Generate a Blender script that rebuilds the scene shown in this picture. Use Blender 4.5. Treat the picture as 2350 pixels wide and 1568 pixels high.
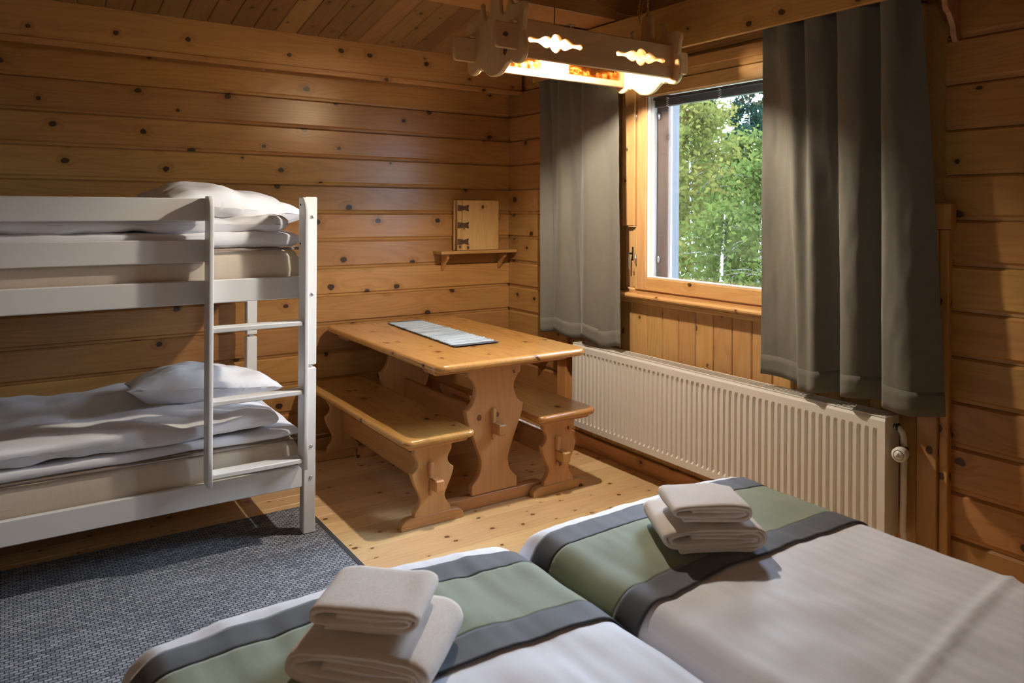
import bpy, bmesh, math, random
from mathutils import Matrix, Vector, noise as mnoise
random.seed(7)
for o in list(bpy.data.objects): bpy.data.objects.remove(o, do_unlink=True)
S = bpy.context.scene
COL = S.collection
PI = math.pi

# ------------------------------------------------------------------ camera
TH = math.atan(1160 / 1727.0)
cam = bpy.data.cameras.new('camera'); co = bpy.data.objects.new('camera', cam); COL.objects.link(co)
co.matrix_world = Matrix.Translation((-3.09, -4.64, 1.53)) @ Matrix.Rotation(-TH, 4, 'Z') @ Matrix.Rotation(PI / 2, 4, 'X') @ Matrix.Rotation(math.atan(.006), 4, 'Z')
cam.sensor_width = 36; cam.lens = 36 * 1727 / 2350; cam.shift_y = -(784 - 480) / 2350
cam.clip_start = .05; cam.clip_end = 400
cam.dof.use_dof = True; cam.dof.focus_distance = 4.4; cam.dof.aperture_fstop = 5.6
S.camera = co
# ------------------------------------------------------------------ world, light, exposure
SKY = 70.0
BULB = 3700.0
BULB_COL = (1.0, .90, .75)
S.view_settings.view_transform = 'Standard'; S.view_settings.look = 'None'
S.view_settings.gamma = 1; S.view_settings.use_curve_mapping = False
S.view_settings.exposure = -0.28
w = bpy.data.worlds.new('overcast_sky'); S.world = w; w.use_nodes = True
nt = w.node_tree; bg = nt.nodes['Background']
tcw = nt.nodes.new('ShaderNodeTexCoord'); nzw = nt.nodes.new('ShaderNodeTexNoise'); nzw.inputs['Scale'].default_value = 2.0; nzw.inputs['Detail'].default_value = 4
rmp = nt.nodes.new('ShaderNodeValToRGB'); rmp.color_ramp.elements[0].position = .3; rmp.color_ramp.elements[0].color = (.52, .71, 1, 1)
rmp.color_ramp.elements[1].position = .7; rmp.color_ramp.elements[1].color = (.76, .87, 1, 1)
nt.links.new(tcw.outputs['Generated'], nzw.inputs['Vector']); nt.links.new(nzw.outputs['Fac'], rmp.inputs['Fac']); nt.links.new(rmp.outputs['Color'], bg.inputs['Color'])
bg.inputs['Strength'].default_value = SKY

def portal(name, loc, rot, sx, sy):
    l = bpy.data.lights.new(name, 'AREA'); l.shape = 'RECTANGLE'; l.size = sx; l.size_y = sy
    l.cycles.is_portal = True
    o = bpy.data.objects.new(name, l); COL.objects.link(o); o.matrix_world = Matrix.Translation(loc) @ rot
# the sky comes in through the window in the right wall
portal('window_daylight', (.24, -2.18, 1.66), Matrix.Rotation(PI / 2, 4, 'Y'), 1.25, 1.5)

# ------------------------------------------------------------------ helpers
W = {}
def reg(o, basis, parent):
    o.matrix_basis = basis; W[o.name] = basis.copy()
    if parent is not None:
        o.parent = parent; o.matrix_parent_inverse = W[parent.name].inverted()
    return o
def tag(o, label=None, cat=None, group=None, kind=None):
    if label: o['label'] = label
    if cat: o['category'] = cat
    if group: o['group'] = group
    if kind: o['kind'] = kind
    return o
def link(name, me, mat=None, parent=None, basis=None, smooth=False):
    if mat is not None and len(me.materials) == 0: me.materials.append(mat)
    o = bpy.data.objects.new(name, me); COL.objects.link(o)
    if smooth: me.polygons.foreach_set('use_smooth', [True] * len(me.polygons))
    return reg(o, basis or Matrix(), parent)
def thing(name, loc, label, cat, group=None):
    o = bpy.data.objects.new(name, None); COL.objects.link(o); o.empty_display_size = .1
    tag(o, label, cat, group)
    return reg(o, Matrix.Translation(loc), None)
def frame(ax, ay, az, loc):
    m = Matrix.Identity(4)
    for i, a in enumerate((ax, ay, az)):
        for j in range(3): m[j][i] = a[j]
    for j in range(3): m[j][3] = loc[j]
    return m
X, Y, Z = Vector((1, 0, 0)), Vector((0, 1, 0)), Vector((0, 0, 1))
T = Matrix.Translation
def pyd(name, v, f):
    me = bpy.data.meshes.new(name); me.from_pydata(v, [], f); me.update(); return me
def bmesh_to(name, bm):
    bmesh.ops.recalc_face_normals(bm, faces=bm.faces)
    me = bpy.data.meshes.new(name); bm.to_mesh(me); bm.free(); return me
def box(name, x0, x1, y0, y1, z0, z1, mat, parent=None, bev=.003, seg=1, taper=None, rot=None, smooth=False):
    bm = bmesh.new(); bmesh.ops.create_cube(bm, size=1)
    sx, sy, sz = abs(x1 - x0), abs(y1 - y0), abs(z1 - z0)
    for v in bm.verts: v.co = Vector((v.co.x * sx, v.co.y * sy, v.co.z * sz))
    if taper:
        for v in bm.verts:
            if v.co.z < 0: v.co.x *= taper; v.co.y *= taper
    if bev > 0: bmesh.ops.bevel(bm, geom=list(bm.edges), offset=min(bev, min(sx, sy, sz) * .45), segments=seg, affect='EDGES', profile=.5)
    b = T(((x0 + x1) / 2, (y0 + y1) / 2, (z0 + z1) / 2))
    if rot is not None: b = b @ rot
    return link(name, bmesh_to(name, bm), mat, parent, b, smooth)
def multibox(name, boxes, mat, parent=None):
    v, f = [], []
    for (x0, x1, y0, y1, z0, z1) in boxes:
        n = len(v)
        v += [(x0, y0, z0), (x1, y0, z0), (x1, y1, z0), (x0, y1, z0), (x0, y0, z1), (x1, y0, z1), (x1, y1, z1), (x0, y1, z1)]
        f += [tuple(n + i for i in q) for q in ((0, 3, 2, 1), (4, 5, 6, 7), (0, 1, 5, 4), (1, 2, 6, 5), (2, 3, 7, 6), (3, 0, 4, 7))]
    return link(name, pyd(name, v, f), mat, parent)
def cr(pts, n=6, closed=False):
    """Catmull-Rom through points; a point with a third value 1 stays a sharp corner"""
    out = []; N = len(pts)
    for i in range(N if closed else N - 1):
        p1, p2 = pts[i], pts[(i + 1) % N]
        p0 = pts[i - 1] if (closed or i > 0) else p1
        p3 = pts[(i + 2) % N] if (closed or i + 2 < N) else p2
        if len(p1) > 2 and p1[2]: p0 = p1
        if len(p2) > 2 and p2[2]: p3 = p2
        for k in range(n):
            t = k / n
            out.append(tuple(.5 * (2 * p1[j] + (p2[j] - p0[j]) * t + (2 * p0[j] - 5 * p1[j] + 4 * p2[j] - p3[j]) * t * t + (3 * p1[j] - p0[j] - 3 * p2[j] + p3[j]) * t ** 3) for j in (0, 1)))
    if not closed: out.append(tuple(pts[-1][:2]))
    return out
def prism(name, loops, depth, mat, parent=None, basis=None, bev=.003, smooth=False):
    """flat shape(s) with holes in local XY, given thickness along local Z"""
    cu = bpy.data.curves.new(name, 'CURVE'); cu.dimensions = '2D'; cu.fill_mode = 'BOTH'
    cu.extrude = max(depth / 2 - bev, .0005); cu.bevel_depth = bev; cu.bevel_resolution = 1
    if bev: cu.offset = -bev
    for lp in loops:
        sp = cu.splines.new('POLY'); sp.points.add(len(lp) - 1); sp.use_cyclic_u = True
        for p, q in zip(sp.points, lp): p.co = (q[0], q[1], 0, 1)
    tmp = bpy.data.objects.new('tmp', cu)
    me = bpy.data.meshes.new_from_object(tmp); me.name = name
    bpy.data.objects.remove(tmp); bpy.data.curves.remove(cu)
    me.materials.clear()
    return link(name, me, mat, parent, basis, smooth)
def tube(name, pts, r, mat, parent=None, n=8, closed=False, basis=None):
    v, f = [], []; P = [Vector(p) for p in pts]; N = len(P)
    up = None
    for i, p in enumerate(P):
        a = P[i - 1] if (i > 0 or closed) else p; b = P[(i + 1) % N] if (i < N - 1 or closed) else p
        d = (b - a).normalized()
        if up is None: up = Z if abs(d.z) < .9 else X
        s = d.cross(up).normalized(); up = s.cross(d).normalized()
        rr = r[i] if isinstance(r, (list, tuple)) else r
        for k in range(n):
            t = 2 * PI * k / n; v.append(tuple(p + (s * math.cos(t) + up * math.sin(t)) * rr))
    for i in range(N if closed else N - 1):
        for k in range(n):
            j = (i + 1) % N; f.append((i * n + k, i * n + (k + 1) % n, j * n + (k + 1) % n, j * n + k))
    if not closed: f.append(tuple(range(n))[::-1]); f.append(tuple((N - 1) * n + k for k in range(n)))
    return link(name, pyd(name, v, f), mat, parent, basis, True)
def lathe(name, prof, mat, parent=None, basis=None, n=20, smooth=True):
    v, f = [], []
    for (r, z) in prof:
        for k in range(n): v.append((r * math.cos(2 * PI * k / n), r * math.sin(2 * PI * k / n), z))
    for i in range(len(prof) - 1):
        for k in range(n): f.append((i * n + k, i * n + (k + 1) % n, (i + 1) * n + (k + 1) % n, (i + 1) * n + k))
    f.append(tuple(range(n))[::-1]); f.append(tuple((len(prof) - 1) * n + k for k in range(n)))
    return link(name, pyd(name, v, f), mat, parent, basis, smooth)
def grid(name, fn, nu, nv, mat, parent=None, basis=None, smooth=True, close=False):
    v = [tuple(fn(i / nu, j / nv)) for j in range(nv + 1) for i in range(nu + 1)]
    f = [(j * (nu + 1) + i, j * (nu + 1) + i + 1, (j + 1) * (nu + 1) + i + 1, (j + 1) * (nu + 1) + i) for j in range(nv) for i in range(nu)]
    return link(name, pyd(name, v, f), mat, parent, basis, smooth)
def solid(o, t, off=-1):
    m = o.modifiers.new('thickness', 'SOLIDIFY'); m.thickness = t; m.offset = off; return o
def nz(x, y, z=0): return mnoise.noise(Vector((x, y, z)))

# ------------------------------------------------------------------ materials
def mat(name):
    m = bpy.data.materials.new(name); m.use_nodes = True
    return m, m.node_tree, m.node_tree.nodes['Principled BSDF']
class NB:
    def __init__(s, t): s.t = t
    def n(s, k, **kw):
        o = s.t.nodes.new(k)
        for a, b in kw.items(): setattr(o, a, b)
        return o
    def l(s, a, b): s.t.links.new(a, b)
    def m(s, op, a, b=None, c=None, clamp=False):
        o = s.n('ShaderNodeMath', operation=op, use_clamp=clamp)
        for i, q in enumerate((a, b, c)):
            if q is None: continue
            if isinstance(q, (int, float)): o.inputs[i].default_value = q
            else: s.l(q, o.inputs[i])
        return o.outputs[0]
    def comb(s, a, b, c):
        o = s.n('ShaderNodeCombineXYZ')
        for i, q in enumerate((a, b, c)):
            if isinstance(q, (int, float)): o.inputs[i].default_value = q
            else: s.l(q, o.inputs[i])
        return o.outputs[0]
    def noise(s, v, sc=1, det=2, rough=.5, dist=0):
        o = s.n('ShaderNodeTexNoise'); o.inputs['Scale'].default_value = sc; o.inputs['Detail'].default_value = det
        o.inputs['Roughness'].default_value = rough; o.inputs['Distortion'].default_value = dist
        if v is not None: s.l(v, o.inputs['Vector'])
        return o.outputs['Fac']
    def rng(s, v, a, b, c=0, d=1):
        o = s.n('ShaderNodeMapRange'); o.interpolation_type = 'SMOOTHSTEP'
        s.l(v, o.inputs[0])
        for i, q in enumerate((a, b, c, d)): o.inputs[i + 1].default_value = q
        return o.outputs[0]
    def mix(s, f, a, b, mode='MIX'):
        o = s.n('ShaderNodeMix', data_type='RGBA', blend_type=mode)
        if isinstance(f, (int, float)): o.inputs[0].default_value = f
        else: s.l(f, o.inputs[0])
        for i, q in ((6, a), (7, b)):
            if isinstance(q, tuple): o.inputs[i].default_value = (*q[:3], 1)
            else: s.l(q, o.inputs[i])
        return o.outputs[2]
    def bump(s, h, st, d, bsdf):
        o = s.n('ShaderNodeBump'); o.inputs['Strength'].default_value = st; o.inputs['Distance'].default_value = d
        s.l(h, o.inputs['Height']); s.l(o.outputs[0], bsdf.inputs['Normal'])
def wood(name, c1, c2, knot=(.035, .018, .008), axis='x', rough=.34, knots=.5, ks=6.0, ring=16., vary=.22, coat=0.0, kr=1.0):
    m, t, p = mat(name); b = NB(t)
    tc = b.n('ShaderNodeTexCoord'); oi = b.n('ShaderNodeObjectInfo'); sp = b.n('ShaderNodeSeparateXYZ')
    b.l(tc.outputs['Object'], sp.inputs[0]); rnd = oi.outputs['Random']
    o = {'x': (0, 1, 2), 'y': (1, 0, 2), 'z': (2, 0, 1)}[axis]
    a = b.m('ADD', sp.outputs[o[0]], b.m('MULTIPLY', rnd, 37.3))
    c = b.m('ADD', sp.outputs[o[1]], b.m('MULTIPLY', rnd, 11.7))
    d = b.m('ADD', sp.outputs[o[2]], b.m('MULTIPLY', rnd, 5.3))
    # knots
    vo = b.n('ShaderNodeTexVoronoi'); vo.inputs['Scale'].default_value = ks; vo.inputs['Randomness'].default_value = .95; vo.voronoi_dimensions = '2D'
    wob = b.m('MULTIPLY', b.m('SUBTRACT', b.noise(b.comb(a, c, d), 26, 2), .5), .02)
    b.l(b.comb(b.m('MULTIPLY', a, .78), b.m('ADD', b.m('ADD', c, d), wob), 0), vo.inputs['Vector'])
    sc = b.n('ShaderNodeSeparateColor'); b.l(vo.outputs['Color'], sc.inputs[0])
    rad = b.m('MULTIPLY', b.m('ADD', b.m('MULTIPLY', sc.outputs[1], .075), .045), kr)
    sel = b.m('LESS_THAN', sc.outputs[0], knots)
    q = b.m('DIVIDE', vo.outputs['Distance'], rad)
    km = b.m('MULTIPLY', b.rng(q, 1.05, .72), sel)
    halo = b.m('MULTIPLY', b.rng(q, 3.6, .9), sel)
    core = b.m('MULTIPLY', b.rng(q, .6, .2), sel)
    # growth rings
    lo = b.noise(b.comb(b.m('MULTIPLY', a, .55), b.m('MULTIPLY', c, 5.5), b.m('MULTIPLY', d, 5.5)), 1, 2, .45)
    ph = b.m('ADD', b.m('MULTIPLY', lo, ring), b.m('MULTIPLY', halo, .9))
    wv = b.m('POWER', b.m('ADD', b.m('MULTIPLY', b.m('SINE', b.m('MULTIPLY', ph, 6.2832)), .5), .5), 2.2)
    fine = b.noise(b.comb(b.m('MULTIPLY', a, 7), b.m('MULTIPLY', c, 210), b.m('MULTIPLY', d, 210)), 1, 3, .6)
    blot = b.noise(b.comb(b.m('MULTIPLY', a, 1.6), b.m('MULTIPLY', c, 7), b.m('MULTIPLY', d, 7)), 1, 2)
    f = b.m('ADD', b.m('MULTIPLY', wv, .26), b.m('ADD', b.m('MULTIPLY', b.m('SUBTRACT', fine, .5), .5), b.m('MULTIPLY', b.m('SUBTRACT', blot, .42), .75)), clamp=True)
    f = b.m('ADD', f, b.m('MULTIPLY', halo, .35), clamp=True)
    colr = b.mix(f, c1, c2)
    val = b.m('ADD', b.m('MULTIPLY', b.m('FRACT', b.m('MULTIPLY', rnd, 7.13)), 2 * vary), 1 - vary)
    hs = b.n('ShaderNodeHueSaturation'); b.l(colr, hs.inputs['Color']); b.l(val, hs.inputs['Value'])
    b.l(b.m('ADD', b.m('MULTIPLY', b.m('FRACT', b.m('MULTIPLY', rnd, 3.7)), .016), .492), hs.inputs['Hue'])
    colr = b.mix(b.m('MULTIPLY', km, .92), hs.outputs[0], b.mix(core, knot, tuple(k * 1.9 for k in knot)))
    b.l(colr, p.inputs['Base Color'])
    b.l(b.m('ADD', b.m('MULTIPLY', fine, .12), rough - .06), p.inputs['Roughness'])
    p.inputs['Coat Weight'].default_value = coat; p.inputs['Coat Roughness'].default_value = .15
    b.bump(b.m('ADD', b.m('MULTIPLY', wv, .5), fine), .12, .002, p)
    return m
def plain(name, c, rough=.5, metal=0, bumpy=0, bscale=60, vary=0.0, spec=.5, sheen=0):
    m, t, p = mat(name); b = NB(t)
    tc = b.n('ShaderNodeTexCoord'); n_ = b.noise(tc.outputs['Object'], bscale, 3)
    if vary:
        lo = b.noise(tc.outputs['Object'], 3, 3)
        b.l(b.mix(b.m('MULTIPLY', lo, 1.0), tuple(q * (1 - vary) for q in c), tuple(min(1, q * (1 + vary)) for q in c)), p.inputs['Base Color'])
    else: b.l(b.mix(n_, tuple(q * .97 for q in c), c), p.inputs['Base Color'])
    p.inputs['Roughness'].default_value = rough; p.inputs['Metallic'].default_value = metal
    p.inputs['Specular IOR Level'].default_value = spec
    if sheen: p.inputs['Sheen Weight'].default_value = sheen
    if bumpy: b.bump(n_, bumpy, .004, p)
    return m
def cloth(name, c, c2=None, sx=900, sy=900, amt=.25, rough=.9, bumpy=.2, sheen=.15, axes=(0, 1), stripes=None):
    """woven cloth: crossed threads; optional satin stripes"""
    m, t, p = mat(name); b = NB(t); c2 = c2 or tuple(q * .7 for q in c)
    tc = b.n('ShaderNodeTexCoord'); sp = b.n('ShaderNodeSeparateXYZ'); b.l(tc.outputs['Object'], sp.inputs[0])
    u, v = sp.outputs[axes[0]], sp.outputs[axes[1]]
    n1 = b.noise(b.comb(b.m('MULTIPLY', u, sx), b.m('MULTIPLY', v, sx * .03), 0), 1, 2)
    n2 = b.noise(b.comb(b.m('MULTIPLY', u, sy * .03), b.m('MULTIPLY', v, sy), 3.1), 1, 2)
    h = b.m('MULTIPLY', b.m('ADD', n1, n2), .5)
    lo = b.noise(tc.outputs['Object'], 5, 3)
    f = b.m('ADD', b.m('MULTIPLY', b.m('SUBTRACT', h, .5), amt * 4), b.m('MULTIPLY', lo, .35), clamp=True)
    b.l(b.mix(f, c, c2), p.inputs['Base Color']); p.inputs['Roughness'].default_value = rough
    p.inputs['Sheen Weight'].default_value = sheen; p.inputs['Specular IOR Level'].default_value = .25
    if stripes:
        s_ = b.m('GREATER_THAN', b.m('FRACT', b.m('MULTIPLY', sp.outputs[stripes[0]], 1 / stripes[1])), .5)
        b.l(b.m('ADD', b.m('MULTIPLY', s_, -.10), rough), p.inputs['Roughness'])
        b.l(b.mix(s_, b.mix(f, c, c2), tuple(min(1, q * .94) for q in c)), p.inputs['Base Color'])
    b.bump(h, bumpy, .002, p)
    return m
M = {}
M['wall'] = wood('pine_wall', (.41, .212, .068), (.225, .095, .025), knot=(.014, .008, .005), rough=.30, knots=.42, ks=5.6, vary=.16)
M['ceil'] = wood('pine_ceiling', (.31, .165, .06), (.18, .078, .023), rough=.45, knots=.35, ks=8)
M['floor'] = wood('pine_floor', (.80, .56, .29), (.60, .35, .14), knot=(.10, .04, .014), rough=.30, knots=.55, ks=7.5, vary=.12, kr=.8)
M['panel'] = wood('pine_panelling', (.54, .315, .115), (.36, .165, .046), knot=(.07, .03, .012), rough=.35, knots=.5, ks=8, vary=.12)
M['trimx'] = wood('pine_trim', (.52, .27, .09), (.30, .125, .036), rough=.35, knots=.4, ks=7, axis='x')
M['trimy'] = wood('pine_trim_y', (.52, .27, .09), (.30, .125, .036), rough=.35, knots=.4, ks=7, axis='y')
M['trimz'] = wood('pine_trim_z', (.52, .27, .09), (.30, .125, .036), rough=.35, knots=.4, ks=7, axis='z')
M['winz'] = wood('window_pine_z', (.58, .35, .14), (.40, .19, .06), rough=.3, knots=.25, ks=7, axis='z', vary=.06)
M['winy'] = wood('window_pine_y', (.58, .33, .12), (.40, .18, .05), rough=.28, knots=.25, ks=7, axis='y', vary=.06)
M['tabley'] = wood('varnished_table_pine', (.50, .245, .072), (.33, .128, .032), knot=(.06, .022, .008), rough=.24, knots=.4, ks=7, axis='y', vary=.06, coat=.35)
M['legz'] = wood('pale_leg_pine', (.60, .345, .15), (.44, .21, .075), knot=(.10, .04, .015), rough=.34, knots=.3, ks=7, axis='y', vary=.06, coat=.1)
M['legy'] = wood('pale_stretcher_pine', (.55, .29, .11), (.40, .17, .055), rough=.34, knots=.3, ks=7, axis='y', vary=.06, coat=.1)
M['legx'] = wood('pale_foot_pine', (.55, .30, .12), (.41, .18, .06), rough=.32, knots=.25, ks=7, axis='x', vary=.06, coat=.1)
M['lampx'] = wood('lamp_pine', (.62, .37, .17), (.48, .25, .10), rough=.4, knots=.25, ks=7, axis='x', vary=.05)
M['lampz'] = wood('lamp_pine_z', (.62, .38, .18), (.49, .26, .10), rough=.4, knots=.25, ks=7, axis='y', vary=.05)
M['box'] = wood('book_pine', (.60, .36, .14), (.42, .21, .07), rough=.4, knots=.2, ks=9, axis='z', vary=.05)
M['white'] = plain('white_lacquer', (.74, .725, .69), .38, bumpy=.03, bscale=120)
M['radiator'] = plain('cream_enamel', (.76, .715, .64), .35)
M['radiator_dark'] = plain('cream_enamel_inside', (.78, .70, .60), .5)
M['steel'] = plain('brushed_steel', (.55, .55, .56), .35, 1)
M['black'] = plain('black_metal', (.02, .02, .022), .4, .3)
M['brass'] = plain('brass', (.62, .42, .16), .3, 1)
M['plastic'] = plain('white_plastic', (.78, .74, .66), .45)
M['grey_print'] = plain('grey_print', (.30, .28, .25), .6)
M['curtain'] = cloth('olive_grey_curtain', (.155, .146, .118), (.095, .088, .070), 700, 700, .3, .92, .25, .2, axes=(1, 2))
M['linen'] = cloth('white_linen', (.80, .80, .83), (.71, .70, .73), 900, 900, .15, .75, .12, .1)
M['sateen'] = cloth('white_sateen', (.79, .81, .89), (.70, .71, .79), 700, 700, .12, .72, .08, .1, stripes=(0, .05))
M['mattress'] = cloth('beige_ticking', (.66, .56, .44), (.52, .43, .32), 300, 300, .25, .8, .25, .1, axes=(0, 2))
M['piping'] = cloth('taupe_piping', (.26, .20, .16), None, 500, 500, .2)
M['sage'] = cloth('sage_green_cloth', (.255, .295, .215), (.175, .21, .145), 900, 900, .25, .85, .2, .25)
M['charcoal'] = cloth('charcoal_cloth', (.062, .068, .080), (.042, .046, .056), 900, 900, .25, .7, .15, .3)
M['towel'] = cloth('cream_terry', (.84, .76, .69), (.68, .59, .52), 1400, 1400, .22, .98, .9, .5)
M['glass'], t_, p_ = mat('clear_glass')
b_ = NB(t_); tr = b_.n('ShaderNodeBsdfTransparent'); gl = b_.n('ShaderNodeBsdfGlossy'); gl.inputs['Roughness'].default_value = .02
lw = b_.n('ShaderNodeLayerWeight'); lw.inputs['Blend'].default_value = .25; mx = b_.n('ShaderNodeMixShader')
b_.l(b_.m('MULTIPLY', lw.outputs['Fresnel'], .6), mx.inputs[0]); b_.l(tr.outputs[0], mx.inputs[1]); b_.l(gl.outputs[0], mx.inputs[2])
b_.l(mx.outputs[0], t_.nodes['Material Output'].inputs[0])
def rugmat():
    m, t, p = mat('grey_woven_rug'); b = NB(t)
    tc = b.n('ShaderNodeTexCoord'); sp = b.n('ShaderNodeSeparateXYZ'); b.l(tc.outputs['Object'], sp.inputs[0])
    x, y = sp.outputs[0], sp.outputs[1]
    br = b.n('ShaderNodeTexBrick'); br.inputs['Scale'].default_value = 1
    br.inputs['Brick Width'].default_value = .026; br.inputs['Row Height'].default_value = .0155; br.inputs['Mortar Size'].default_value = .0026; br.inputs['Mortar Smooth'].default_value = .6
    br.inputs['Color1'].default_value = (0, 0, 0, 1); br.inputs['Color2'].default_value = (1, 1, 1, 1); br.inputs['Mortar'].default_value = (.0, .0, .0, 1)
    wob = b.m('MULTIPLY', b.m('SUBTRACT', b.noise(tc.outputs['Object'], 60, 2), .5), .005)
    b.l(b.comb(b.m('ADD', x, wob), b.m('ADD', y, wob), 0), br.inputs['Vector'])
    st = b.noise(b.comb(b.m('MULTIPLY', x, 2.2), b.m('MULTIPLY', y, 90), 0), 1, 3)
    fib = b.noise(b.comb(b.m('MULTIPLY', x, 260), b.m('MULTIPLY', y, 500), 0), 1, 2)
    f = b.m('ADD', b.m('MULTIPLY', br.outputs['Color'], .35), b.m('ADD', b.m('MULTIPLY', b.m('SUBTRACT', st, .35), .9), b.m('MULTIPLY', b.m('SUBTRACT', fib, .45), .5)), clamp=True)
    colr = b.mix(f, (.11, .125, .155), (.60, .63, .68))
    colr = b.mix(b.m('MULTIPLY', br.outputs['Fac'], .75), colr, (.02, .021, .024))
    b.l(colr, p.inputs['Base Color']); p.inputs['Roughness'].default_value = .95; p.inputs['Specular IOR Level'].default_value = .15
    b.bump(b.m('ADD', b.m('SUBTRACT', 1, br.outputs['Fac']), b.m('MULTIPLY', fib, .4)), .6, .004, p)
    return m
M['rug'] = rugmat()
M['rug_edge'] = cloth('charcoal_rug_binding', (.05, .052, .058), None, 400, 400, .3)
def emis(name, c, s):
    m, t, p = mat(name); p.inputs['Base Color'].default_value = (1, 1, 1, 1)
    p.inputs['Emission Color'].default_value = (*c, 1); p.inputs['Emission Strength'].default_value = s; return m
M['bulb'] = emis('lit_bulb', BULB_COL, BULB)
def leafmat(name, c1, c2):
    m, t, p = mat(name); b = NB(t)
    tc = b.n('ShaderNodeTexCoord'); n1 = b.noise(tc.outputs['Object'], 1.1, 3); n2 = b.noise(tc.outputs['Object'], 14, 2)
    colr = b.mix(b.m('ADD', b.m('MULTIPLY', b.m('SUBTRACT', n1, .5), 1.6), n2, clamp=True), c1, c2)
    df = b.n('ShaderNodeBsdfDiffuse'); tl = b.n('ShaderNodeBsdfTranslucent'); ms = b.n('ShaderNodeMixShader'); ms.inputs[0].default_value = .45
    b.l(colr, df.inputs[0]); b.l(colr, tl.inputs[0]); b.l(df.outputs[0], ms.inputs[1]); b.l(tl.outputs[0], ms.inputs[2])
    b.l(ms.outputs[0], t.nodes['Material Output'].inputs[0]); return m
M['leaf'] = leafmat('birch_leaves', (0.0104, 0.0218, 0.0052), (0.0342, 0.0371, 0.0095))
M['leaf_yellow'] = leafmat('yellowing_birch_leaves', (0.0214, 0.0300, 0.0071), (0.0475, 0.0418, 0.0114))
M['leaf_dark'] = leafmat('conifer_needles', (0.0038, 0.0090, 0.0062), (0.0090, 0.0171, 0.0104))
M['bark'] = plain('dark_bark', (.04, .034, .028), .9, bumpy=.6, bscale=30, vary=.4)
M['birch'] = plain('birch_bark', (.15, .145, .13), .8, bumpy=.3, bscale=20, vary=.35)
M['ground'] = plain('forest_floor', (.035, .05, .018), .95, bumpy=.5, bscale=8, vary=.4)
M['ext'] = plain('blue_grey_paint', (.016, .020, .027), .6, vary=.08)
M['weathered'] = wood('weathered_sash', (.13, .098, .080), (.07, .048, .040), rough=.6, knots=.25, ks=7, axis='z', vary=.05)

# ------------------------------------------------------------------ room shell
BW = .178; Z0 = .072
SL = .197
RX0, RY0 = -6.6, -8.4; RID = RY0 / 2
def ceil_z(y): return 2.54 + SL * (-y if y > RID else -RY0 + y)
def board_mesh(L, Wd, Th=.022, kind='log'):
    key = (round(L, 3), round(Wd, 3), kind)
    if key in board_mesh.c: return board_mesh.c[key]
    h = Wd / 2
    if kind == 'log': pr = [(-h + .001, -Th), (-h + .001, -.011), (-h + .014, -.009), (-h + .023, 0), (h - .010, 0), (h - .001, -.012), (h - .001, -Th)]
    elif kind == 'tg': pr = [(-h + .001, -Th), (-h + .001, -.005), (-h + .006, 0), (h - .006, 0), (h - .001, -.005), (h - .001, -Th)]
    else: pr = [(-h + .0006, -Th), (-h + .0006, -.0016), (-h + .002, 0), (h - .002, 0), (h - .0006, -.0016), (h - .0006, -Th)]
    n = len(pr); v = [(-L / 2, p[0], p[1]) for p in pr] + [(L / 2, p[0], p[1]) for p in pr]
    f = [(i, (i + 1) % n, n + (i + 1) % n, n + i) for i in range(n)] + [tuple(range(n))[::-1], tuple(range(n, 2 * n))]
    f = [q[::-1] for q in f]
    me = pyd('board', v, f); board_mesh.c[key] = me; return me
board_mesh.c = {}
def board(name, L, Wd, basis, m, parent, kind='log', Th=.022):
    return link(name, board_mesh(L, Wd, Th, kind), m, parent, basis)
# the wall faces lie at y = 0 (back wall) and x = 0 (right wall)
flo = tag(multibox('floor', [(RX0 - .2, .22, RY0 - .2, .22, -.12, -.022)], M['floor']), 'pale pine plank floor', kind='structure')
y = 0.0; fw = .113; k = 0
while y > RY0:
    cut = random.uniform(.8, 4.6)
    if y > -3.2:
        for (a, b) in ((RX0, RX0 + cut), (RX0 + cut, 0)):
            board('floor_board', b - a - .0008, fw, T(((a + b) / 2, y - fw / 2, 0)), M['floor'], flo, 'floor')
    else: board('floor_board', -RX0, fw, T((RX0 / 2, y - fw / 2, 0)), M['floor'], flo, 'floor')
    y -= fw
wb = tag(multibox('wall_back', [(RX0 - .2, .22, .021, .22, 0, 2.75)], M['wall']), 'horizontal pine board wall behind the bunk bed', kind='structure')
for k in range(13):
    board('wall_board', -RX0, BW, frame(X, Z, -Y, (RX0 / 2, 0, Z0 + BW * (k + .5))), M['wall'], wb)
# right wall with the window opening
WY0, WY1, WZ0, WZ1 = -1.265, -2.90, 1.03, 2.30
def gable(name, x0, x1, m):
    loop = [(0.2, 2.3), (.2, 2.6), (RID, ceil_z(RID) + .12), (RY0 - .2, 2.6), (RY0 - .2, 2.3)]
    n = len(loop); v = [(x0, a, b) for a, b in loop] + [(x1, a, b) for a, b in loop]
    f = [(i, (i + 1) % n, n + (i + 1) % n, n + i) for i in range(n)] + [tuple(range(n))[::-1], tuple(range(n, 2 * n))]
    return v, f
bx = [(.021, .22, WY0, .22, 0, WZ1), (.021, .22, WY1, WY0, 0, WZ0), (.021, .22, RY0 - .2, WY1, 0, WZ1)]
wr = multibox('wall_right', bx, M['wall'])
gv, gf = gable('g', .021, .22, None)
bm = bmesh.new(); bm.from_mesh(wr.data); vs = [bm.verts.new(p) for p in gv]
for q in gf: bm.faces.new([vs[i] for i in q])
bmesh.ops.recalc_face_normals(bm, faces=bm.faces); bm.to_mesh(wr.data); bm.free()
tag(wr, 'pine board wall with the window', kind='structure')
def rwall(y0, y1, z, name='wall_board', m='wall'):
    board(name, abs(y1 - y0), BW, frame(-Y, Z, -X, (0, (y0 + y1) / 2, z)), M[m], wr)
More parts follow.
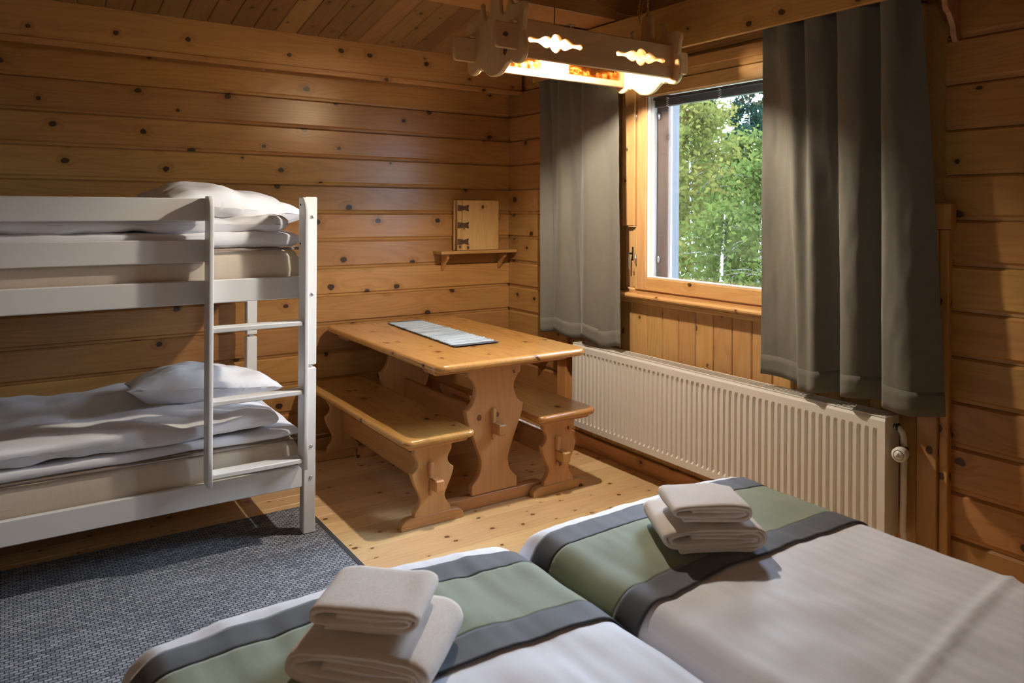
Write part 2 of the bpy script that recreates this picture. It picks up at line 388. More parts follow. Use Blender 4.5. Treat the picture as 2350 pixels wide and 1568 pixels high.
for k in range(13): rwall(0, -.70, Z0 + BW * (k + .5)); rwall(-3.12, RY0, Z0 + BW * (k + .5))
for k in range(13, 16): rwall(0 if k < 13 else -.2, -3.12, Z0 + BW * (k + .5)); rwall(-3.12, RY0 + .6, Z0 + BW * (k + .5))
# vertical panelling below and beside the window
pw = .1235; y = -.71
while y > -3.02:
    full = y - pw > WY0 - .03 or y < WY1 + .02
    z1 = 2.38 if full else .985
    wd = min(pw, y + 3.03)
    board('panel_board', z1 - .09, wd, frame(Z, Y, -X, (0, y - wd / 2, (z1 + .09) / 2)), M['panel'], wr, 'tg')
    y -= pw
# plain walls out of view
wf = tag(multibox('wall_front', [(RX0 - .2, .22, RY0 - .22, RY0, 0, 2.75)], M['wall']), 'pine wall behind the viewer', kind='structure')
wl = tag(multibox('wall_left', [(RX0 - .22, RX0, RY0 - .2, .2, 0, 2.6)], M['wall']), 'pine wall on the left out of view', kind='structure')
gv, gf = gable('g', RX0 - .22, RX0, None)
bm = bmesh.new(); bm.from_mesh(wl.data); vs = [bm.verts.new(p) for p in gv]
for q in gf: bm.faces.new([vs[i] for i in q])
bmesh.ops.recalc_face_normals(bm, faces=bm.faces); bm.to_mesh(wl.data); bm.free()
for k in range(14): board('wall_board', -RY0, BW, frame(Y, Z, X, (RX0, RY0 / 2, Z0 + BW * (k + .5))), M['wall'], wl)
# ceiling slopes up from the back wall
cz = .03
cv = []; cl = [(.25, ceil_z(.25) + cz), (RID, ceil_z(RID) + cz), (RY0 - .3, ceil_z(RY0 - .3) + cz), (RY0 - .3, ceil_z(RY0 - .3) + .15), (RID, ceil_z(RID) + .15), (.25, ceil_z(.25) + .15)]
n = len(cl); cv = [(RX0 - .22, a, b) for a, b in cl] + [(.92, a, b) for a, b in cl]  # overhang past the right wall is added to shade the outer window jamb
cf = [(i, (i + 1) % n, n + (i + 1) % n, n + i) for i in range(n)] + [(0, 1, 4, 5)[::-1], (1, 2, 3, 4)[::-1], (n, n + 1, n + 4, n + 5), (n + 1, n + 2, n + 3, n + 4)]
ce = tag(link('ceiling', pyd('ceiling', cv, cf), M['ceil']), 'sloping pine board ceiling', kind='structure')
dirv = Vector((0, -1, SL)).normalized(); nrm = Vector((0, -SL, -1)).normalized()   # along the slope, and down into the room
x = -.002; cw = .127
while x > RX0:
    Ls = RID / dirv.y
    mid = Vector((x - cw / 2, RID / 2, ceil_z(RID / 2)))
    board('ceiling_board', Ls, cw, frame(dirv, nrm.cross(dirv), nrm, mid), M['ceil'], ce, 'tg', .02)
    x -= cw
# timber: wall plate along the top of the back wall, purlin, trims
tag(box('trim_1', RX0, -.004, -.17, .02, 2.372, 2.60, M['trimx'], None, .004), 'dark pine wall plate along the top of the back wall', kind='structure')
tag(box('trim_2', RX0, -.004, -.182, -.168, 2.345, 2.378, M['trimx'], None, .004), 'thin pine lip under the wall plate', kind='structure')
tag(box('trim_3', RX0, .0, -1.376, -1.113, 2.62, 2.79, M['trimx'], None, .004), 'heavy pine roof beam', kind='structure')
tag(box('trim_10', RX0, .0, -1.390, -1.1, 2.792, 2.92, M['trimx'], None, .004), 'upper pine layer of the roof beam', kind='structure')
tag(box('trim_4', -.045, .0, -.75, -.655, 0, 2.3, M['trimz'], None, .003), 'pine post left of the radiator', kind='structure')
tag(box('trim_5', -.045, .0, -3.115, -3.035, 0, 1.46, M['trimz'], None, .003), 'pine post right of the radiator', kind='structure')
tag(box('trim_6', -.03, .0, -3.15, -3.116, 0, 1.46, M['trimz'], None, .003), 'narrow pine strip beside the right post', kind='structure')
tag(box('trim_7', -.05, .0, -3.165, -3.03, 1.461, 1.562, M['trimz'], None, .004), 'small pine block on top of the right post', kind='structure')
tag(box('baseboard_right', -.022, .0, -3.03, -.755, 0, .088, M['trimy'], None, .004), 'dark pine baseboard under the radiator', kind='structure')
tag(box('baseboard_back', RX0, -.004, -.022, .0, 0, .07, M['trimx'], None, .004), 'pine baseboard along the back wall', kind='structure')

# ------------------------------------------------------------------ window
win = bpy.data.objects.new('window_1', None); COL.objects.link(win); reg(win, T((0, -2.1, 1.05)), None)
tag(win, 'wooden double-sash window with a narrow vent hatch', kind='structure')
SY0, SY1 = -1.372, -2.86     # inner sash
def wpart(name, *a, m='winz', bev=.004): return box(name, *a, M[m], win, bev)
wpart('sash_stile', -.012, .040, SY0 - .078, SY0, 1.062, 2.262)
wpart('sash_stile', -.012, .040, SY1, SY1 + .078, 1.062, 2.262)
wpart('sash_rail', -.012, .040, SY1 + .078, SY0 - .078, 1.062, 1.137, m='winy')
wpart('sash_rail', -.012, .040, SY1 + .078, SY0 - .078, 2.188, 2.262, m='winy')
wpart('inner_pane', .016, .020, SY1 + .07, SY0 - .07, 1.13, 2.195, m='glass', bev=0)
wpart('glazing_bead', -.004, .014, SY1 + .078, SY0 - .0785, 1.137, 1.147, m='white', bev=.002)
wpart('glazing_bead', -.004, .014, SY0 - .088, SY0 - .0785, 1.147, 2.188, m='white', bev=.002)
# outer sash and frame lining
wpart('outer_stile', .100, .140, -1.515, -1.395, 1.062, 2.262, m='weathered')
wpart('outer_stile', .100, .140, SY1 - .01, SY1 + .10, 1.062, 2.262, m='weathered')
wpart('outer_rail', .100, .140, SY1 + .10, -1.515, 1.062, 1.13, m='white')
wpart('outer_rail', .100, .140, SY1 + .10, -1.515, 2.20, 2.262, m='white')
wpart('outer_pane', .118, .122, SY1 + .09, -1.505, 1.12, 2.21, m='glass', bev=0)
wpart('frame_lining', .041, .099, -1.430, -1.395, 1.062, 2.262, m='white')
wpart('frame_lining', .041, .22, SY1 - .035, SY1, 1.062, 2.262, m='white')
wpart('frame_lining', .041, .22, SY1, -1.43, 1.03, 1.061, m='white')
wpart('frame_lining', .041, .22, SY1, -1.43, 2.263, 2.298, m='white')
wpart('exterior_jamb', .141, .232, -1.480, -1.40, 1.03, 2.30, m='ext')
wpart('exterior_jamb', .141, .232, SY1 - .035, SY1 + .06, 1.03, 2.30, m='ext')
wpart('frame_head', -.004, .040, -2.90, -1.27, 2.266, 2.318, m='winy')
wpart('frame_bottom', -.002, .040, -2.90, -1.27, 1.032, 1.059, m='winy')
wpart('frame_jamb', -.004, .22, -1.394, -1.376, 1.06, 2.264)
wpart('frame_jamb', -.004, .04, -2.90, -2.864, 1.06, 2.264)
wpart('head_casing', -.026, .0, -2.98, -1.20, 2.30, 2.362, m='winy')
# vent hatch on the left, in two heights
wpart('hatch_panel', -.030, .03, -1.372, -1.262, 1.434, 2.262)
h2 = wpart('hatch_door', .006, .03, -1.352, -1.262, 1.066, 1.428)
wpart('hatch_stile', -.010, .03, -1.374, -1.353, 1.062, 1.430)
wpart('hatch_edge', -.004, .02, -1.352, -1.336, 1.075, 1.415)
hd = box('hatch_handle_plate', .0005, .006, -1.338, -1.320, 1.23, 1.31, M['black'], h2, .002)
box('hatch_handle', -.035, .0004, -1.334, -1.324, 1.265, 1.277, M['black'], h2, .003)
box('hatch_lever', -.035, -.027, -1.334, -1.323, 1.18, 1.277, M['steel'], h2, .003)
for zz in (1.24, 2.08):
    o = lathe('hinge', [(.0055, -.028), (.0055, -.01), (.0065, -.009), (.0065, .009), (.0055, .01), (.0055, .028)], M['steel'], win, T((-.018, -1.374, zz)), 10)
    lathe('sash_catch', [(.007, -.02), (.009, -.005), (.009, .01), (.005, .02)], M['steel'], win, T((.092, -1.450, zz)), 10)
# sill with two mouldings
wpart('window_sill', -.075, .0, -3.03, -1.19, 1.016, 1.044, m='winy', bev=.010)
wpart('sill_moulding', -.046, .0, -3.03, -1.19, .986, 1.015, m='winy', bev=.006)

# venetian blind, pulled up, between the sashes
vb = thing('venetian_blind', (.07, -2.1, 2.13), 'dark raised venetian blind bunched at the top of the window', 'blind')
box('head_rail', .050, .090, -2.84, -1.44, 2.170, 2.186, M['black'], vb, .002)
dk = plain('dark_brown_slat', (.05, .04, .036), .4)
for i in range(9):
    box('slat', .052, .088, -2.83, -1.45, 2.128 + i * .0045, 2.1305 + i * .0045, dk, vb, .0008)
for yy in (-1.56, -1.94, -2.4):
    pts = [(.047 + (.002 if i % 2 else -.002), yy + (.011 if i % 2 else -.011), 2.122 + i * .006) for i in range(10)]
    tube('ladder_cord', pts, .0028, M['plastic'], vb, 5)

# ------------------------------------------------------------------ curtain pelmet, rail, curtains
pe = thing('curtain_pelmet', (-.1, -1.9, 2.38), 'pine curtain pelmet board above the window', 'pelmet')
box('front_board', -.190, -.166, -3.150, -.575, 2.374, 2.612, M['trimy'], pe, .003)
box('top_board', -.1655, -.002, -3.150, -.575, 2.585, 2.605, M['trimy'], pe, .002)
br = cr([(0, 0, 1), (-.016, .0, 1), (-.030, .025), (-.037, .06), (-.060, .092), (-.070, .105, 1), (-.090, .118), (-.100, .15), (-.135, .172), (-.186, .180, 1), (-.186, .41, 1), (0, .41, 1)], 5, True)
for yy in (-3.162, -.563):
    prism('bracket', [br], .022, M['trimz'], pe, frame(X, Z, -Y, (-.002, yy, 2.195)), .002)
cr_ = thing('curtain_rail', (-.12, -1.9, 2.35), 'white curtain track under the pelmet', 'curtain rail')
box('track', -.130, -.106, -3.140, -.60, 2.428, 2.440, M['plastic'], cr_, .002)
for yy in (-.8, -1.9, -3.0): box('track_clip', -.125, -.111, yy - .01, yy + .01, 2.441, 2.584, M['plastic'], cr_, .002)
def curtain(name, top, bot, z1, z0, label, seed):
    pt = cr(top, 14); pb = cr(bot, 14); n = len(pt) - 1
    def fn(u, v):
        i = min(int(u * n), n - 1); f = u * n - i
        a = [pt[i][k] * (1 - f) + pt[i + 1][k] * f for k in (0, 1)]; b = [pb[i][k] * (1 - f) + pb[i + 1][k] * f for k in (0, 1)]
        s = v ** .75
        yy = a[0] * (1 - s) + b[0] * s; xx = a[1] * (1 - s) + b[1] * s
        zz = z1 + (z0(yy) - z1) * v
        xx += .006 * nz(yy * 9 + seed, zz * 2.2) * (1 - v * .3) + .003 * nz(yy * 30 + seed, zz * 9)
        return xx, yy, zz
    o = grid(name, fn, n, 60, M['curtain']); solid(o, .0025, 0)
    o.modifiers.new('smooth', 'SUBSURF').levels = 0
    tag(o, label, 'curtain')
    # stitched hem
    def hem(u, v):
        p = fn(u, .945 + .055 * v); return p[0] - .0022, p[1], p[2]
    h = grid('hem', hem, n, 3, M['curtain'], o); solid(h, .0015, 0)
    return o
topL = [(-0.55, -0.118), (-0.6, -0.156), (-0.66, -0.105), (-0.7, -0.156), (-0.75, -0.118), (-0.8, -0.156), (-0.86, -0.111), (-0.9, -0.156), (-0.98, -0.118), (-1.06, -0.156), (-1.15, -0.136), (-1.24, -0.13), (-1.34, -0.142)]
botL = [(-0.6, -0.115), (-0.64, -0.172), (-0.68, -0.095), (-0.71, -0.095), (-0.76, -0.153), (-0.84, -0.162), (-0.92, -0.134), (-0.97, -0.096), (-1.03, -0.143), (-1.1, -0.172), (-1.2, -0.153), (-1.29, -0.115), (-1.385, -0.143)]
curtain('curtain', topL, botL, 2.425, lambda y: .735 + .012 * math.sin(y * 22) + (-.012 if y < -1.2 else 0), 'olive grey curtain left of the window above the table end', 1.3)
topR = [(-2.34, -0.12), (-2.4, -0.103), (-2.435, -0.137), (-2.44, -0.156), (-2.5, -0.156), (-2.56, -0.092), (-2.585, -0.156), (-2.66, -0.156), (-2.72, -0.092), (-2.745, -0.156), (-2.85, -0.156), (-2.91, -0.097), (-2.94, -0.156), (-3.0, -0.156), (-3.03, -0.097), (-3.06, -0.092)]
botR = [(-2.335, -0.113), (-2.42, -0.095), (-2.5, -0.095), (-2.545, -0.107), (-2.575, -0.165), (-2.62, -0.172), (-2.67, -0.178), (-2.72, -0.095), (-2.76, -0.095), (-2.795, -0.185), (-2.86, -0.178), (-2.92, -0.095), (-2.965, -0.172), (-2.99, -0.191), (-3.08, -0.185), (-3.175, -0.095)]
curtain('curtain', topR, botR, 2.425, lambda y: .748 + .010 * math.sin(y * 13 + 1), 'wide olive grey curtain right of the window above the radiator valve', 5.1)

# ------------------------------------------------------------------ radiator
rad = thing('panel_radiator', (-.1, -1.98, .18), 'long cream panel radiator with vertical flutes under the window', 'radiator')
RY_0, RY_1, RZ0, RZ1, RF = -.955, -2.968, .182, .700, -.155
nf = 56; fl = (RY_0 - RY_1 - .05) / nf
v, f = [], []
zs = [(RZ0, 0, .012), (RZ0 + .004, 0, 0), (RZ0 + .038, 0, 0), (RZ0 + .050, 1, 0), (RZ1 - .062, 1, 0), (RZ1 - .050, 0, 0), (RZ1 - .018, 0, 0), (RZ1 - .006, 0, .006)]
ys = [(RY_0, 0), (RY_0 - .025, 0)]
for i in range(nf):
    y0 = RY_0 - .025 - i * fl
    ys += [(y0 - fl * .22, 0), (y0 - fl * .36, 1), (y0 - fl * .64, 1), (y0 - fl * .78, 0)]
ys += [(RY_1 + .025, 0), (RY_1, 0)]
for (z, g, d) in zs:
    for (yy, gg) in ys: v.append((RF + d + .011 * g * gg, yy, z))
nn = len(ys)
f = [(j * nn + i, j * nn + i + 1, (j + 1) * nn + i + 1, (j + 1) * nn + i) for j in range(len(zs) - 1) for i in range(nn - 1)]
o = link('front_panel', pyd('front_panel', v, f), M['radiator'], rad); solid(o, .002, -1)
box('back_panel', -.066, -.056, RY_1 + .01, RY_0 - .01, RZ0 + .01, RZ1 - .02, M['radiator'], rad, .003)
for yy in (RY_0 - .002, RY_1 + .002): box('side_cover', RF + .004, -.052, yy - .002, yy + .002, RZ0 + .03, RZ1, M['radiator'], rad, .001)
# top grille: two rails and crossbars
gr = multibox('grille_rail', [(RF + .006, RF + .016, RY_1 + .004, RY_0 - .004, RZ1 - .004, RZ1), (-.062, -.054, RY_1 + .004, RY_0 - .004, RZ1 - .004, RZ1)], M['radiator'], rad)
gb = []; yy = RY_0 - .008
while yy > RY_1 + .008: gb.append((RF + .012, -.056, yy - .0026, yy + .0026, RZ1 - .004, RZ1 - .0005)); yy -= .0138
tag(multibox('grille_bars', gb, M['radiator'], rad), kind='stuff')
multibox('convector_fins', [(-.135, -.07, RY_1 + .02, RY_0 - .02, RZ0 + .05, RZ0 + .30)], M['radiator_dark'], rad)
for yy in (-1.3, -2.7): box('wall_bracket', -.0555, -.0005, yy, yy + .03, .25, .62, M['radiator'], rad)
lathe('pipe_union', [(.012, 0), (.012, .012), (.016, .013), (.016, .02)], M['black'], rad, frame(X, Z, -Y, (-.085, RY_1, .655)), 12)
tube('elbow_pipe', [(-.085, -2.972, .655), (-.085, -2.985, .652), (-.083, -2.998, .640), (-.082, -3.004, .62), (-.082, -3.006, .585)], .0125, M['radiator'], rad, 10)
va = lathe('thermostat_valve', [(.016, 0), (.018, .008), (.018, .03), (.014, .034)], M['black'], rad, T((-.082, -3.006, .545)), 12)
dv = Vector((-1, -.22, .0)).normalized(); sv = Z.cross(dv).normalized()
kb = lathe('thermostat_knob', [(.020, 0), (.026, .004), (.029, .020), (.029, .046), (.026, .052), (.0, .053)], M['plastic'], va, frame(sv, Z, dv, Vector((-.082, -3.006, .562)) + dv * .016), 24)
kc = Vector((-.082, -3.006, .562)) + dv * .0700
lathe('knob_disc', [(.017, 0), (.017, .001), (.0, .001)], M['plastic'], va, frame(sv, Z, dv, kc - dv * .0005), 20)
lathe('knob_ring', [(.0205, 0), (.0205, .0012), (.0185, .0012), (.0185, 0)], M['grey_print'], va, frame(sv, Z, dv, kc - dv * .001), 20)
prism('triangle_mark', [[(-.011, -.008), (.011, -.008), (0, .011)]], .0012, M['grey_print'], va, frame(sv, Z, dv, kc + dv * .0012), 0)
tube('supply_pipe', [(-.082, -3.006, .55), (-.083, -3.006, .40), (-.085, -3.005, .25), (-.080, -3.010, .20), (-.066, -3.03, .15), (-.060, -3.035, .0)], .0125, M['radiator'], rad, 10)

# ------------------------------------------------------------------ table and benches
def slab(name, x0, x1, y0, y1, z0, z1, r, m, parent):
    """plank top: rounded corners in plan and a bull-nosed edge"""
    def rr(dx):
        pts = []
        for cx, cy, a0 in ((x1 - r, y1 - r, 0), (x0 + r, y1 - r, 90), (x0 + r, y0 + r, 180), (x1 - r, y0 + r, 270)):
            for k in range(7):
                a = math.radians(a0 + k * 15); pts.append((cx + (r - dx) * math.cos(a), cy + (r - dx) * math.sin(a)))
        return pts
    h = (z1 - z0) / 2; b = min(h * .98, .02)
    lev = [(b * (1 - math.sin(t)), z0 + h - (h - b) - b * math.cos(t) if False else 0) for t in (0,)]
    prof = [(b * (1 - math.sin(math.radians(a))), z0 + b - b * math.cos(math.radians(a))) for a in range(0, 91, 18)] + [(b * (1 - math.cos(math.radians(a))), z1 - b + b * math.sin(math.radians(a))) for a in range(0, 91, 18)]
    cx, cy, czz = (x0 + x1) / 2, (y0 + y1) / 2, (z0 + z1) / 2
    v = []; n = 28
    for d, zz in prof: v += [(p[0] - cx, p[1] - cy, zz - czz) for p in rr(d)]
    L = len(prof)
    f = [(j * n + i, j * n + (i + 1) % n, (j + 1) * n + (i + 1) % n, (j + 1) * n + i) for j in range(L - 1) for i in range(n)]
    f += [tuple(range(n))[::-1], tuple((L - 1) * n + i for i in range(n))]
    o = link(name, pyd(name, v, f), m, parent, T((cx, cy, czz)))
    for p in o.data.polygons: p.use_smooth = len(p.vertices) == 4
    return o
def mirror(h): return h + [(-p[0], *p[1:]) for p in reversed(h)]
leg_t = mirror([(.139, .062, 1), (.139, .115, 1), (.100, .155), (.084, .20), (.086, .245), (.118, .33), (.160, .43), (.172, .475), (.176, .500, 1), (.160, .508), (.135, .535), (.118, .58), (.118, .615), (.140, .655), (.158, .668, 1), (.160, .722, 1)])
leg_b = mirror([(.100, .045, 1), (.098, .072, 1), (.074, .105), (.066, .135), (.078, .165), (.100, .21), (.112, .245), (.115, .262, 1), (.100, .272), (.084, .292), (.082, .315), (.096, .342), (.103, .350, 1), (.104, .405, 1)])
def foot_shape(hw, h, r=.045):
    return cr([(-hw, 0, 1), (hw, 0, 1), (hw, h * .45), (hw - r * .35, h * .82), (hw - r, h, 1), (-hw + r, h, 1), (-hw + r * .35, h * .82), (-hw, h * .45)], 4, True)
def trestle(root, xc, yf, yb, leg, lth, foot_hw, foot_h, foot_th, cleat, tz, stretch, mt):
    for ys, s in ((yf, -1), (yb, 1)):
        prism('leg', [cr(leg, 5, True)], lth, M['legz'], root, frame(X, Z, -Y, (xc, ys, 0)), .004)
        prism('foot', [foot_shape(foot_hw, foot_h)], foot_th, M['legx'], root, frame(X, Z, -Y, (xc, ys, 0)), .004)
        prism('cleat', [cr([(-cleat[0], cleat[2], 1), (-cleat[0] + .02, cleat[1], 1), (cleat[0] - .02, cleat[1], 1), (cleat[0], cleat[2], 1)], 1, True)], cleat[3], M['legx'], root, frame(X, Z, -Y, (xc, ys + s * cleat[4], 0)), .003)
        o = box('tenon', xc - .024, xc + .024, ys + s * (lth / 2 + .001), ys + s * (lth / 2 + .075), tz - .028, tz + .028, M['legy'], root, .006)
        box('wedge', xc - .030, xc - .008, ys + s * (lth / 2 + .002), ys + s * (lth / 2 + .028), tz + .029, tz + .105, M['legz'], o, .004)
        box('wedge_tip', xc - .024, xc - .012, ys + s * (lth / 2 + .002), ys + s * (lth / 2 + .018), tz - .06, tz - .025, M['legz'], o, .004)
    box('stretcher', xc - .014, xc + .014, yf + lth / 2 + .001, yb - lth / 2 - .001, stretch[0], stretch[1], M['legy'], root, .004)
tb = thing('trestle_table', (-.96, -.78, 0), 'varnished pine trestle table with scrolled legs in the corner', 'table')
slab('tabletop', -1.415, -.495, -1.525, -.03, .748, .788, .06, M['tabley'], tb)
trestle(tb, -.975, -1.328, -.275, leg_t, .038, .33, .062, .058, (.415, .7225, .7475, .12, .045), .395, (.33, .45), None)
for xc, lab in ((-1.368, 'pine trestle bench on the bunk bed side of the table'), (-.600, 'pine trestle bench between the table and the radiator')):
    bn = thing('bench', (xc, -.76, 0), lab, 'bench', 'pine benches at the table')
    slab('seat', xc - .196, xc + .196, -1.495, -.05, .415, .450, .045, M['tabley'], bn)
    trestle(bn, xc, -1.388, -.225, leg_b, .034, .17, .052, .044, (.172, .3955, .4145, .09, .026), .205, (.17, .29), None)
# table runner
rn = thing('table_runner', (-.96, -.67, .79), 'pale blue-grey rag-woven runner with dark ends on the table', 'table runner')
rm, rt_, rp = mat('blue_grey_rag_weave'); rb = NB(rt_)
tcn = rb.n('ShaderNodeTexCoord'); spn = rb.n('ShaderNodeSeparateXYZ'); rb.l(tcn.outputs['Object'], spn.inputs[0])
sn = rb.noise(rb.comb(rb.m('MULTIPLY', spn.outputs[0], 3), rb.m('MULTIPLY', spn.outputs[1], 75), 0), 1, 2)
rb.l(rb.mix(rb.rng(sn, .35, .68), (.50, .56, .60), (.26, .32, .37)), rp.inputs['Base Color']); rp.inputs['Roughness'].default_value = .95
rb.bump(rb.noise(rb.comb(rb.m('MULTIPLY', spn.outputs[0], 40), rb.m('MULTIPLY', spn.outputs[1], 260), 0), 1, 2), .6, .004, rp)
def runner_fn(y0, y1, lift=0):
    def fn(u, v):
        yy = y0 + (y1 - y0) * v; t = (yy + .2) / -.93
        xc = -.940 - .022 * t; hw = .117 + .022 * t
        e = .006 * nz(yy * 25, 3 if u < .5 else 9)
        return xc + (u * 2 - 1) * (hw + e), yy, .7915 + lift + .0022 * (1 + math.sin(yy * 190)) + .0022 * nz(u * 6, yy * 20)
    return fn
solid(grid('woven_field', runner_fn(-.215, -1.115), 16, 150, rm, rn), .003, -1)
solid(grid('end_band', runner_fn(-.185, -.216), 16, 8, M['charcoal'], rn), .003, -1)
solid(grid('end_band', runner_fn(-1.114, -1.150), 16, 8, M['charcoal'], rn), .003, -1)
for sd in (0, 1):
    fn = runner_fn(-.2, -1.13)
    tube('edge_cord', [fn(sd, k / 60) for k in range(61)], .0028, M['charcoal'], rn, 5)

# ------------------------------------------------------------------ corner shelf and the wooden book on it
sh = thing('wall_shelf', (-.32, -.07, 1.22), 'small pine shelf in the corner above the table', 'shelf')
box('shelf_board', -.632, -.012, -.125, -.002, 1.216, 1.238, M['trimx'], sh, .003)
for xx in (-.56, -.09):
    prism('shelf_bracket', [cr([(0, 0, 1), (-.09, 0, 1), (-.085, -.03), (-.05, -.06), (-.02, -.10), (0, -.12, 1)], 4, True)], .02, M['trimz'], sh, frame(Y, Z, X, (xx, -.002, 1.215)), .002)
bk = thing('wooden_guest_book', (-.33, -.07, 1.24), 'upright wooden book with three dark hinge straps on the corner shelf', 'book')
box('back_cover', -.488, -.152, -.040, -.022, 1.239, 1.590, M['box'], bk, .003)
box('page_block', -.470, -.160, -.076, -.041, 1.245, 1.583, plain('paper', (.62, .50, .34), .8), bk, .001)
box('front_cover', -.452, -.152, -.096, -.077, 1.239, 1.590, M['box'], bk, .003)
box('spine_strip', -.490, -.455, -.096, -.077, 1.239, 1.590, M['box'], bk, .004)
hm = plain('dark_leather', (.10, .045, .02), .6, bumpy=.4)
for zz in (1.30, 1.415, 1.535):
    hs_ = prism('hinge_strap', [cr([(-.045, -.021, 1), (-.01, -.019, 1), (.005, -.013, 1), (.045, -.024, 1), (.040, 0, 1), (.045, .024, 1), (.005, .013, 1), (-.01, .019, 1), (-.045, .021, 1)], 1, True)], .003, hm, bk, frame(X, Z, -Y, (-.447, -.0985, zz)), .0006)
    for dx, dz in ((.036, .013), (.036, -.013), (-.02, 0)):
        lathe('stud', [(.005, 0), (.004, .002), (.0, .003)], M['black'], hs_, frame(X, Z, -Y, (-.447 + dx, -.100, zz + dz)), 8)
# hooks
def hook(px, py, pz, lab):
    h = thing('ceiling_hook', (px, py, pz), lab, 'hook')
    box('base_plate', px - .022, px + .022, py - .012, py + .012, pz - .006, pz - .0005, M['steel'], h, .002)
    tube('hook_wire', [(px, py, pz - .006), (px, py, pz - .018), (px + .006, py, pz - .026), (px + .014, py, pz - .022), (px + .015, py, pz - .014)], .0035, M['steel'], h, 6)
hook(-1.83, -.09, 2.372, 'small steel hook under the wall plate above the bunk ladder')
hook(-.245, -.09, 2.372, 'small pale hook under the wall plate near the room corner')
hook(-.335, -1.15, 2.62, 'small steel hook under the roof beam above the lamp')

# ------------------------------------------------------------------ pendant lamp
XL, XR, LY, LZ = -1.25, -.31, -1.765, 2.28
lp = thing('pendant_lamp', (-.78, LY, 2.13), 'carved pine box pendant lamp with fretwork slots and a lit bulb', 'lamp')
half = [(0, -.150), (.045, -.143), (.085, -.118), (.112, -.100, 1), (.124, -.107), (.138, -.099, 1), (.160, -.112), (.200, -.118), (.232, -.095), (.240, -.055), (.232, -.010), (.224, .022, 1), (.231, .050), (.235, .085), (.243, .110), (.238, .140), (.205, .148), (.165, .145), (.130, .160), (.112, .205, 1), (.104, .165), (.086, .128), (.066, .122), (.048, .138), (.040, .175), (.036, .26, 1)]
plate = cr([(-p[0], *p[1:]) for p in reversed(half[1:])] + half, 4, True)
for xx in (XL, XR):
    pl = prism('end_plate', [plate], .024, M['lampz'], lp, frame(Y, Z, X, (xx, LY, LZ)), .006)
def slot(cx, cz_, hw, hh):
    q = [(-1, 0), (-.93, .28), (-.80, .22), (-.62, .20), (-.42, .55), (-.28, .62), (-.18, .45, 1), (-.08, .92), (.05, 1.0), (.16, .75), (.21, .42, 1), (.33, .66), (.48, .50), (.64, .20), (.82, .22), (.94, .28), (1, 0)]
    q = q + [(-p[0] * 1.0, -p[1], *p[2:]) for p in q[1:-1]]
    return [(cx + a * hw, cz_ + b * hh) for a, b in cr(q, 4, True)]
def side_board(yc, sgn):
    x0, x1 = XL - .122, XR + .10; zb, zt = -.090, .075
    out = cr([(x0, .045, 0), (x0 + .012, .052, 1), (XL - .012, .052, 1), (XL - .012, .052, 1), (XL + .013, .052, 1), (XL + .014, zt, 1), (XR - .014, zt, 1), (XR - .013, .052, 1), (x1 - .012, .052, 1), (x1, .042), (x1, -.045), (x1 - .014, -.060, 1), (XR - .013, -.060, 1), (XR - .014, zb, 1), (XL + .014, zb, 1), (XL + .013, -.060, 1), (x0 + .014, -.060, 1), (x0, -.045)], 2, True)
    holes = [slot(-1.052, -.008, .152, .040), slot(-.535, -.008, .160, .040)]
    return prism('side_board', [out] + holes, .022, M['lampx'], lp, frame(X, Z, -Y, (0, yc, LZ)), .004)
side_board(LY - .178, -1); side_board(LY + .178, 1)
for yc in (LY - .178, LY + .178):
    for xx, s in ((XL, -1), (XR, 1)):
        box('peg', xx + s * .0145, xx + s * .040, yc - .020, yc + .022, LZ + .053, LZ + .068, M['lampx'], lp, .005)
# obscure bubble glass behind the slots
gm, gt_, gp = mat('amber_seeded_glass'); gb_ = NB(gt_); g1 = gb_.n('ShaderNodeBsdfTranslucent'); g2 = gb_.n('ShaderNodeBsdfTransparent'); g3 = gb_.n('ShaderNodeMixShader')
gtc = gb_.n('ShaderNodeTexCoord'); gn = gb_.noise(gtc.outputs['Object'], 55, 3, .6, 1.2)
gb_.l(gb_.mix(gb_.rng(gn, .35, .65), (.45, .24, .09), (.80, .62, .38)), g1.inputs[0]); g2.inputs[0].default_value = (1, .92, .78, 1)
gb_.l(gb_.rng(gn, .40, .62, .2, .75), g3.inputs[0]); gb_.l(g1.outputs[0], g3.inputs[1]); gb_.l(g2.outputs[0], g3.inputs[2]); gb_.l(g3.outputs[0], gt_.nodes['Material Output'].inputs[0])
for yc in (LY - .164, LY + .164):
    for xc in (-1.052, -.535): box('slot_glass', xc - .17, xc + .17, yc - .0015, yc + .0015, LZ - .056, LZ + .040, gm, lp, 0)
box('cross_bar', XL + .013, XR - .013, LY - .02, LY + .02, LZ + .074, LZ + .092, M['lampx'], lp, .003)
BX = -.925
box('top_panel', XL + .014, XR - .014, LY - .1665, LY + .1665, LZ + .061, LZ + .073, M['lampx'], lp, .002)
so = lathe('bulb_socket', [(.014, .0), (.020, .004), (.020, .013), (.016, .0145)], M['plastic'], lp, T((BX, LY, LZ + .046)), 16)
lathe('bulb', [(.012, .040), (.016, .030), (.026, .012), (.031, -.010), (.026, -.030), (.014, -.040), (.0, -.042)], M['bulb'], lp, T((BX, LY, LZ + .012)), 20)
